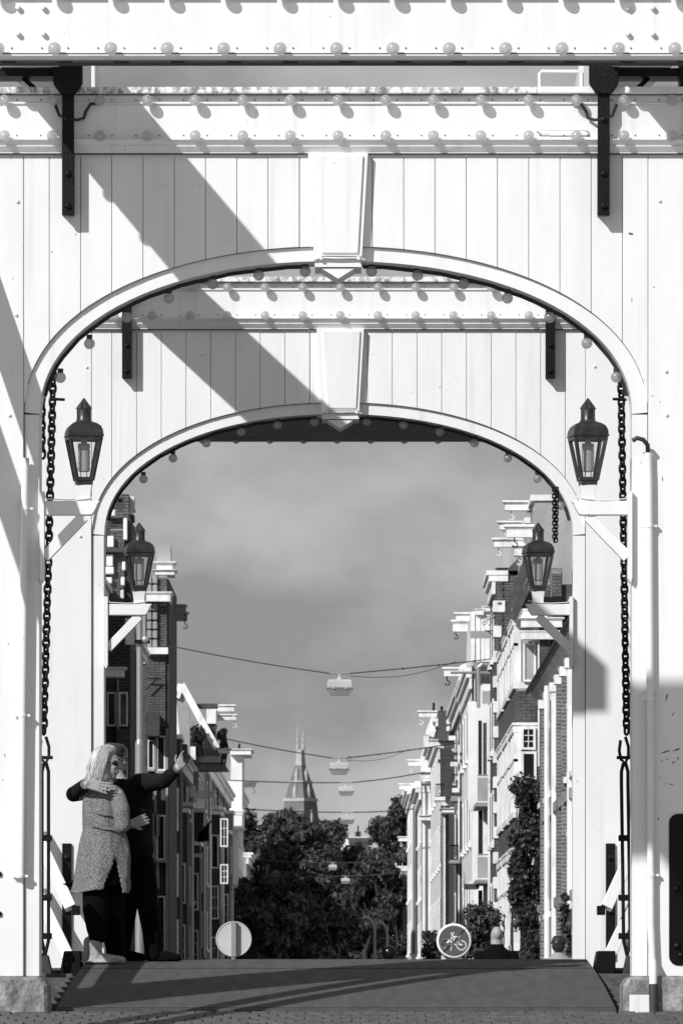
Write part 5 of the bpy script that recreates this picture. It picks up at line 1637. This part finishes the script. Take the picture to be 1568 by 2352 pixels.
def shades(c, f, parent, m='gloss', s=1.0, rims=False):
    f = Vector(f).normalized(); l = Vector((-f.y, f.x, 0)); u = Vector((0,0,1)); c = Vector(c)
    g = MB()
    for q in (-1, 1):
        ctr = c + f*0.083*s + l*q*0.034*s + u*0.002*s
        pts = [ctr + l*q*0.027*s*math.cos(t*math.pi/8) + u*0.021*s*math.sin(t*math.pi/8) - f*0.006*s*abs(math.cos(t*math.pi/8)) for t in range(16)]
        g.tube(pts, 0.0026*s, 6, closed=True)
        if not rims:
            n1 = len(g.v); g.ball((0,0,0), 1.0, 14, 10)
            for i in range(n1, len(g.v)):
                x, y, z = g.v[i]; g.v[i] = tuple(ctr - f*0.016*s + l*q*0.006*s + f*(x*0.022*s) + l*(y*0.034*s) + u*(z*0.021*s))
            n0 = len(g.v)
            g.add([p + f*0.002 for p in pts] + [p - f*0.002 for p in pts], [tuple(range(16)), tuple(range(16, 32))[::-1]] + [(k, (k+1) % 16, 16+(k+1) % 16, 16+k) for k in range(16)])
        g.tube([ctr + l*q*0.027*s, c + l*q*0.078*s + f*0.05*s + u*0.004, c + l*q*0.083*s - f*0.02*s + u*0.002], 0.0028*s, 6)
    g.tube([c + f*0.09*s + l*0.008*s + u*0.006, c + f*0.09*s - l*0.008*s + u*0.006], 0.0026*s, 6)
    return g.build('glasses', M[m], parent, smooth=True)

# ---- woman: seen from behind, face in profile to the right, under the man's arm
YW = 46.45
def w_(px, py, dy=0.0): 
    p = P(px, py, YW); p.y += dy; return p
S = YW/F
wz0 = zd(YW)
woman = thing('person', (w_(240, 2210).x, YW, wz0), 'blond woman in a grey knit coat and pale boots, back turned, under the man\'s arm', 'person', 'people on the bridge')
mb = MB()
fw = Vector((0.96, -0.2, 0))
hc = w_(248, 1755)
head(mb, hc, fw, 0.222)
caps(mb, [hc + Vector((-0.012, 0, -0.075)), w_(246, 1812)], [0.05, 0.056])
rings(mb, [(w_(244, 1808), 0.06, 0.06, 0), (w_(242, 1824), 0.15, 0.1, -0.6), (w_(240, 1870), 0.15, 0.115, -0.6), (w_(240, 1920), 0.14, 0.11, -0.6), (w_(240, 1965), 0.17, 0.13, -0.6), (w_(240, 2010), 0.15, 0.13, -0.6)])
sr = w_(272, 1828, -0.1); er = w_(283, 1898, -0.16); wr = w_(301, 1893, -0.02)
caps(mb, [sr, er, wr], [0.05, 0.042, 0.03])
hand(mb, wr, (0.75, 0.25, 0.25), (-0.2, 0.9, 0), 0.165, 0.35, side=-1)
sl = w_(208, 1828, 0.1); eln = w_(203, 1900, 0.16); wl = w_(235, 1915, 0.3)
caps(mb, [sl, eln, wl], [0.05, 0.04, 0.03])
hand(mb, wl, (0.9, 0.3, 0), (0, 0, 1), 0.165)
caps(mb, [w_(222, 1990, -0.02), w_(220, 2095, -0.03), w_(222, 2190, -0.02)], [0.085, 0.06, 0.04])
caps(mb, [w_(255, 1990, 0.05), w_(262, 2095, 0.1), w_(266, 2185, 0.16)], [0.085, 0.06, 0.04])
body = remesh(mb.build('body', M['skin'], woman), 0.0062, 2)
shades(hc + Vector((0, 0, 0.004)), fw, woman)
# trousers
mb = MB()
rings(mb, [(w_(240, 1935), 0.14, 0.115, -0.6), (w_(240, 1965), 0.165, 0.135, -0.6), (w_(239, 2000), 0.175, 0.155, -0.4), (w_(238, 2035), 0.16, 0.15, 0)])
caps(mb, [w_(222, 2010, -0.03), w_(220, 2090, -0.05), w_(224, 2130, -0.04), w_(225, 2148, -0.04)], [0.11, 0.098, 0.085, 0.072])
caps(mb, [w_(255, 2010, 0.05), w_(257, 2090, 0.08), w_(260, 2150, 0.15), w_(264, 2180, 0.17)], [0.11, 0.1, 0.088, 0.076])
remesh(mb.build('trousers', M['black'], woman), 0.011, 3)
# boots
def boot(ax, ay, dy, dirx, diry, zfloor, m, L=0.2):
    mb = MB(); d = Vector((dirx, diry, 0)).normalized()
    a = w_(ax, ay, dy); a.z = zfloor
    u = Vector((0,0,1))
    caps(mb, [a + u*0.05, a + u*0.155 - d*0.004], [0.046, 0.05], 14)
    caps(mb, [a + u*0.038 - d*0.02, a + u*0.04 + d*0.07, a + u*0.028 + d*(L-0.03)], [0.038, 0.04, 0.03], 14)
    mb.ball(a + u*0.014 + d*0.06, 1.0, 16, 8, (L*0.62*abs(d.x)+0.03, 0.045 + L*0.4*abs(d.y), 0.014))
    o = remesh(mb.build('boot', m, woman), 0.008, 2)
    return o
boot(222, 2205, -0.05, 0.98, -0.15, zd(YW-0.05)+0.002, M['boot'], 0.23)
boot(207, 2203, 0.06, 0.9, 0.4, zd(YW+0.1)+0.002, M['boot'], 0.2)
# knit coat
mb = MB(); N = 128
prof = [(1806, 246, 25, .07), (1813, 243, 38, .105), (1822, 241, 46, .13), (1838, 239, 49, .145), (1862, 238, 48, .15), (1885, 238, 47, .15), (1905, 239, 49, .155),
        (1930, 240, 54, .165), (1960, 240, 59, .178), (1990, 238, 61, .185), (2015, 236, 63, .19), (2034, 234, 65, .195), (2048, 232, 67, .198)]
fine = []
for i in range(len(prof)-1):
    for k in range(5):
        t = k/5; a, b = prof[i], prof[i+1]
        fine.append((i + t,) + tuple(a[j] + (b[j]-a[j])*t for j in range(4)))
fine.append((len(prof)-1,) + prof[-1])
vs = []; fs = []
rnd = random.Random(3)
for (i, y, cx, rx, ry) in fine:
    c = w_(cx, y)
    for k in range(N):
        t = 2*math.pi*k/N
        fold = 1 + (0.02 + 0.02*min(1, max(0, i-6)/3))*math.sin(5*t + i*0.35) + 0.022*math.sin(11*t - i*0.5)*(i/12) + 0.055*noise.noise(Vector((math.cos(t)*2.6, math.sin(t)*2.6, i*0.55))) + 0.03*noise.noise(Vector((math.cos(t)*6, math.sin(t)*6, i*1.1+5))) + rnd.uniform(-0.002, 0.002)
        vs.append((c.x + rx*S*math.cos(t)*fold, c.y + ry*math.sin(t)*fold, c.z + 0.012*math.sin(3*t)*max(0, i-8)/4))
def proj(v): return (VX + F*v[0]/v[1], VY - F*v[2]/v[1])
for i in range(len(fine)-1):
    for k in range(N):
        l = (k+1) % N
        q = (i*N+k, i*N+l, (i+1)*N+l, (i+1)*N+k)
        cx_ = sum(vs[j][0] for j in q)/4; cy_ = sum(vs[j][1] for j in q)/4; cz_ = sum(vs[j][2] for j in q)/4
        X_, Y_ = proj((cx_, cy_, cz_))
        if cy_ < YW and Y_ > 1966:
            tt = (Y_-1966)/80.0
            if 266 - 30*tt < X_ < 266 + 17*tt: continue
        fs.append(q)
fs.append(tuple(range(N))[::-1])
coat = MB().add(vs, fs).build('coat', M['knit'], woman, smooth=True, fix=False)
sm = coat.modifiers.new('t', 'SOLIDIFY'); sm.thickness = 0.012; sm.offset = 1
# belt seam fold across the back, sleeves
def sleeve(pts, rs, m=M['knit']):
    mb = MB()
    caps(mb, pts, rs, 16)
    return remesh(mb.build('sleeve', m, woman), 0.009, 2)
sleeve([w_(262, 1822, -0.08), sr + Vector((0.005, 0, -0.04)), (sr+er)/2 + Vector((0.012, -0.02, 0)), er, (er+wr)/2 + Vector((-0.006, 0, 0))], [0.062, 0.068, 0.066, 0.058, 0.046])
sleeve([w_(215, 1824, 0.06), sl, (sl+eln)/2, eln, (eln+wl)/2], [0.06, 0.064, 0.06, 0.052, 0.045])
for (pa, pb) in (((204, 1895), (280, 1908)), ((220, 1866), (262, 1874))):
    a = w_(*pa, -0.158); b = w_(*pb, -0.148); mid = (a+b)/2 + Vector((0, -0.012, -0.012))
    remesh_pts = [a, (a*0.5+mid*0.5), mid, (b*0.5+mid*0.5), b]
    MB().tube(remesh_pts, [0.002, 0.007, 0.009, 0.007, 0.002], 8).build('fold', M['knit'], coat, smooth=True)
MB().tube([wr - Vector((0.03, 0, 0.0)), wr - Vector((0.012, 0, 0))], 0.036, 14).build('bracelet', M['gloss'], woman, smooth=True)
# dark lining of the coat blowing out behind
mb = MB(); vs = []; fs = []
e0 = [(181, 2000), (175, 2014), (166, 2022), (156, 2028), (145, 2029)]
e1 = [(187, 2040), (182, 2044), (172, 2046), (160, 2040), (147, 2031)]
for (a, b) in zip(e0, e1):
    for k in range(4):
        t = k/3
        p = w_(a[0]+(b[0]-a[0])*t, a[1]+(b[1]-a[1])*t, 0.02 + 0.03*math.sin(3*t)); vs.append(p)
for i in range(4):
    for k in range(3):
        fs.append((i*4+k, i*4+k+1, i*4+k+5, i*4+k+4))
ln = MB().add(vs, fs).build('coat_lining', M['jacket'], coat, smooth=True, fix=False)
sm = ln.modifiers.new('t', 'SOLIDIFY'); sm.thickness = 0.008
# long blond hair: a soft shell and many strands
hr = MB()
rings(hr, [(w_(248, 1710), 0.03, 0.03, 0), (w_(246, 1715), 0.07, 0.066, 0), (w_(241, 1726), 0.088, 0.094, 0), (w_(234, 1742), 0.08, 0.1, 0), (w_(229, 1762), 0.076, 0.1, 0),
           (w_(231, 1785), 0.088, 0.095, 0), (w_(227, 1806), 0.078, 0.085, 0), (w_(222, 1822), 0.05, 0.06, 0)])
sh = remesh(hr.build('hair', M['blond'], woman), 0.012, 4)
st = MB(); rnd = random.Random(5)
for k in range(620):
    t = rnd.uniform(math.pi*0.55, math.pi*1.6)          # from the far side round the back to the camera side
    u = rnd.random()
    r1 = 0.094*rnd.uniform(0.9, 1.04)
    top = w_(250, 1711) + Vector((rnd.uniform(-.02, .02), rnd.uniform(-.03, .03), 0.002))
    c1 = w_(242, 1730) + Vector((math.cos(t)*r1, math.sin(t)*r1, rnd.uniform(-.01, .01)))
    c2 = w_(233, 1764) + Vector((math.cos(t)*r1*1.04, math.sin(t)*r1*1.06, 0))
    c3 = w_(226, 1793) + Vector((math.cos(t)*r1*0.98+rnd.uniform(-.012, .012), math.sin(t)*r1*1.04, 0))
    e = w_(219 + rnd.uniform(-12, 8), 1824 + rnd.uniform(-14, 16)) + Vector((math.cos(t)*r1*rnd.uniform(.5, .95)+rnd.uniform(-.012, .012), math.sin(t)*r1*1.0, 0))
    m01 = (top+c1)/2 + Vector((math.cos(t)*0.016, math.sin(t)*0.016, 0.012))
    wv = Vector((rnd.uniform(-.012, .012), rnd.uniform(-.012, .012), 0))
    st.tube([top, m01, c1, c2 + wv, c3 - wv, e], [0.0012, 0.003, 0.0036, 0.0036, 0.003, 0.0006], 4, caps=False)
so_ = st.build('hair_strands', M['blond'], sh, smooth=True, fix=False)
so_['kind'] = 'stuff'

# ---- man: beside her, arm outstretched with a phone, other arm round her back
YM = 46.8
def m_(px, py, dy=0.0):
    p = P(px, py, YM); p.y += dy; return p
man = thing('person', (m_(320, 2205).x, YM, zd(YM)), 'man in a dark jacket and glasses taking a selfie, one arm around the woman', 'person', 'people on the bridge')
fm = Vector((0.9, 0.42, 0)).normalized()
mh = m_(262, 1745, 0.04)
mb = MB()
head(mb, mh, fm, 0.235)
caps(mb, [mh + Vector((-0.01, 0, -0.08)), m_(280, 1805)], [0.058, 0.062])
rings(mb, [(m_(285, 1800), 0.07, 0.07, 0), (m_(296, 1815), 0.16, 0.1, 0.15), (m_(302, 1870), 0.14, 0.11, 0.1), (m_(308, 1930), 0.125, 0.1, 0), (m_(310, 1975), 0.13, 0.11, 0)])
sL = m_(335, 1797, -0.08); eL = m_(378, 1793, -0.2); wL = m_(412, 1768, -0.3)
caps(mb, [m_(318, 1800, -0.03), sL, eL, wL], [0.06, 0.055, 0.045, 0.031])
hand(mb, wL, (0.5, -0.05, 0.85), (0.2, -0.95, 0.1), 0.165, 1.1, side=-1, r=0.0095)
sR = m_(258, 1806, 0.0); eR = m_(172, 1826, -0.2); wR = m_(206, 1806, -0.56)
caps(mb, [m_(275, 1806, 0.0), sR, eR, wR], [0.058, 0.055, 0.046, 0.027])
hand(mb, wR, (0.96, -0.02, -0.2), (0.12, 0.98, -0.1), 0.195, 0.1, spread=0.5, side=1, r=0.0085)
caps(mb, [m_(320, 1975), m_(338, 2085, -0.02), m_(350, 2175, 0.02)], [0.085, 0.06, 0.042])
caps(mb, [m_(300, 1975, 0.05), m_(284, 2085, 0.08), m_(272, 2180, 0.1)], [0.085, 0.06, 0.042])
remesh(mb.build('body', M['skin'], man), 0.0062, 2)
shades(mh + Vector((0, 0, 0.004)), fm, man, 'gloss', 1.05, rims=True)
mb = MB()                                    # jacket
rings(mb, [(m_(285, 1790), 0.075, 0.075, 0), (m_(297, 1800), 0.16, 0.105, 0.15), (m_(302, 1822), 0.168, 0.125, 0.12), (m_(304, 1860), 0.152, 0.13, 0.1), (m_(309, 1910), 0.138, 0.125, 0.05), (m_(316, 1950), 0.128, 0.125, 0), (m_(320, 1966), 0.105, 0.115, 0)])
caps(mb, [m_(322, 1800, -0.02), sL + Vector((0.0, 0, -0.01)), (sL+eL)/2 + Vector((0, 0, -0.012)), eL + Vector((0, 0, -0.012)), wL - (wL-eL).normalized()*0.035], [0.082, 0.078, 0.066, 0.058, 0.047], 16)
caps(mb, [m_(272, 1806, 0.0), sR, eR, wR - (wR-eR).normalized()*0.045], [0.075, 0.072, 0.06, 0.048], 16)
remesh(mb.build('jacket', M['jacket'], man), 0.011, 2)
MB().tube([wL - (wL-eL).normalized()*0.05, wL - (wL-eL).normalized()*0.008], 0.0385, 14).build('shirt_cuff', M['stucco'], man, smooth=True)
MB().tube([wR - (wR-eR).normalized()*0.06, wR - (wR-eR).normalized()*0.012], 0.0395, 14).build('shirt_cuff', M['stucco'], man, smooth=True)
mb = MB()                                    # trousers
rings(mb, [(m_(311, 1950), 0.11, 0.11, 0), (m_(311, 1985), 0.125, 0.115, 0)])
caps(mb, [m_(322, 1980), m_(332, 2030), m_(340, 2085, -0.02), m_(349, 2140), m_(353, 2190, 0.02)], [0.11, 0.1, 0.082, 0.074, 0.07])
caps(mb, [m_(300, 1980, 0.05), m_(288, 2085, 0.08), m_(276, 2190, 0.1)], [0.11, 0.09, 0.072])
remesh(mb.build('trousers', M['black'], man), 0.011, 2)
for ax, dx, dy in ((354, 0.02, (0.98, -0.1)), (272, 0.1, (0.95, 0.2))):
    mb = MB(); a = m_(ax, 2200, dx); a.z = zd(YM+dx); d = Vector((dy[0], dy[1], 0)).normalized(); u = Vector((0,0,1))
    caps(mb, [a + u*0.05, a + u*0.045 + d*0.06, a + u*0.028 + d*0.18], [0.05, 0.044, 0.03], 14)
    mb.ball(a + u*0.014 + d*0.07, 1.0, 16, 8, (0.15, 0.045, 0.014))
    remesh(mb.build('shoe', M['black'], man), 0.009, 2)
hm = MB()
hm.ball(mh + Vector((-0.02, 0.0, 0.045)), 1.0, 18, 12, (0.105, 0.088, 0.088))
hm.ball(mh + Vector((-0.05, 0.0, -0.01)), 1.0, 18, 12, (0.07, 0.082, 0.09))
hm.ball(mh + Vector((0.035, 0.0, 0.085)), 1.0, 18, 12, (0.06, 0.07, 0.04))
hs_ = remesh(hm.build('hair', M['hair'], man), 0.01, 3)
# phone in the outstretched hand
pc = m_(429, 1735, -0.37)
ph = MB().box(-0.006, 0.006, -0.037, 0.037, -0.072, 0.072).build('mobile_phone', M['gloss'], None, bevel=0.004)
ph.location = pc; ph.rotation_euler = (R(8), R(-6), R(28))
tag(ph, 'black mobile phone held up in the man\'s outstretched hand', 'phone')

# ---- people beyond the crest
def walker(px, top, Y, label, hair=None, cloth='black', face=(0.1, 1, 0), hscale=1.0, tall=1.74):
    zg = zf(Y); x = P(px, 0, Y).x
    zt = P(0, top, Y).z
    H = zt - zg
    k = H/1.74
    root = thing('person', (x, Y, zg), label, 'person', 'passers-by beyond the crest')
    o = Vector((x, Y, zg))
    b = MB(); hc_ = o + Vector((0, 0, H-0.115*k))
    head(b, hc_ + Vector((0, 0, 0.01)), face, 0.2*k)
    caps(b, [o + Vector((0,0,1.44*k)), o + Vector((0,0.01,1.6*k))], [0.075*k, 0.07*k])
    rings(b, [(o + Vector((0,0,0.85*k)), .15*k, .11*k, 0), (o + Vector((0,0,1.05*k)), .14*k, .1*k, 0), (o + Vector((0,0,1.3*k)), .17*k, .11*k, 0), (o + Vector((0,0,1.42*k)), .15*k, .09*k, 0), (o + Vector((0,0,1.48*k)), .06*k, .06*k, 0)])
    for q in (-1, 1):
        sh_ = o + Vector((q*.19*k, 0, 1.38*k)); el_ = o + Vector((q*.25*k, -.02, 1.1*k)); wr_ = o + Vector((q*.24*k, .08, .86*k))
        caps(b, [sh_, el_, wr_], [.05*k, .042*k, .03*k], 10)
        hand(b, wr_, (0, .2, -1), (-q, 0, 0), .17*k, .2, side=q)
        caps(b, [o + Vector((q*.09*k, 0, .88*k)), o + Vector((q*.1*k, .02, .47*k)), o + Vector((q*.11*k, 0, .08*k))], [.08*k, .058*k, .04*k], 10)
        caps(b, [o + Vector((q*.11*k, -.03, .04*k)), o + Vector((q*.12*k, .14, .03*k))], [.04*k, .03*k], 10)
    remesh(b.build('body', M['skin'], root), 0.012, 2)
    c = MB()
    rings(c, [(o + Vector((0,0,0.78*k)), .19*k, .14*k, 0), (o + Vector((0,0,1.05*k)), .18*k, .135*k, 0), (o + Vector((0,0,1.3*k)), .205*k, .14*k, 0), (o + Vector((0,0,1.43*k)), .185*k, .11*k, 0), (o + Vector((0,0,1.48*k)), .1*k, .09*k, 0), (o + Vector((0,0,1.53*k)), .072*k, .072*k, 0)])
    for q in (-1, 1):
        sh_ = o + Vector((q*.19*k, 0, 1.38*k)); el_ = o + Vector((q*.25*k, -.02, 1.1*k)); wr_ = o + Vector((q*.24*k, .08, .9*k))
        caps(c, [sh_, el_, wr_], [.075*k, .06*k, .05*k], 10)
        caps(c, [o + Vector((q*.09*k, 0, .85*k)), o + Vector((q*.1*k, .02, .47*k)), o + Vector((q*.11*k, 0, .12*k))], [.1*k, .08*k, .065*k], 10)
    remesh(c.build('clothes', M[cloth], root), 0.016, 3)
    if hair:
        h_ = MB(); f_ = Vector(face).normalized(); rn = random.Random(int(px))
        h_.ball(hc_ - f_*0.02 + Vector((0,0,.035*k)), 1.0, 18, 12, (.098*k, .1*k, .092*k))
        h_.ball(hc_ - f_*0.05 + Vector((0,0,-.02*k)), 1.0, 18, 12, (.088*k, .06*k, .08*k))
        for i in range(26):
            t = rn.uniform(0, 6.28); e = rn.uniform(-.2, 1.2)
            h_.ball(hc_ - f_*0.02 + Vector((.095*k*math.cos(t)*math.cos(e), .095*k*math.sin(t)*math.cos(e), .03*k + .09*k*math.sin(e))), .018*k, 8, 6)
        remesh(h_.build('hair', M[hair], root), 0.012, 1)
    return root
walker(1140, 2127, 72, 'bald man in a dark coat seen from behind beyond the crest', None, 'black', (-0.15, 1, 0))
walker(1283, 2150, 70, 'person with short dark hair beyond the crest near the far right post', 'hair', 'stucco', (0.2, 1, 0))
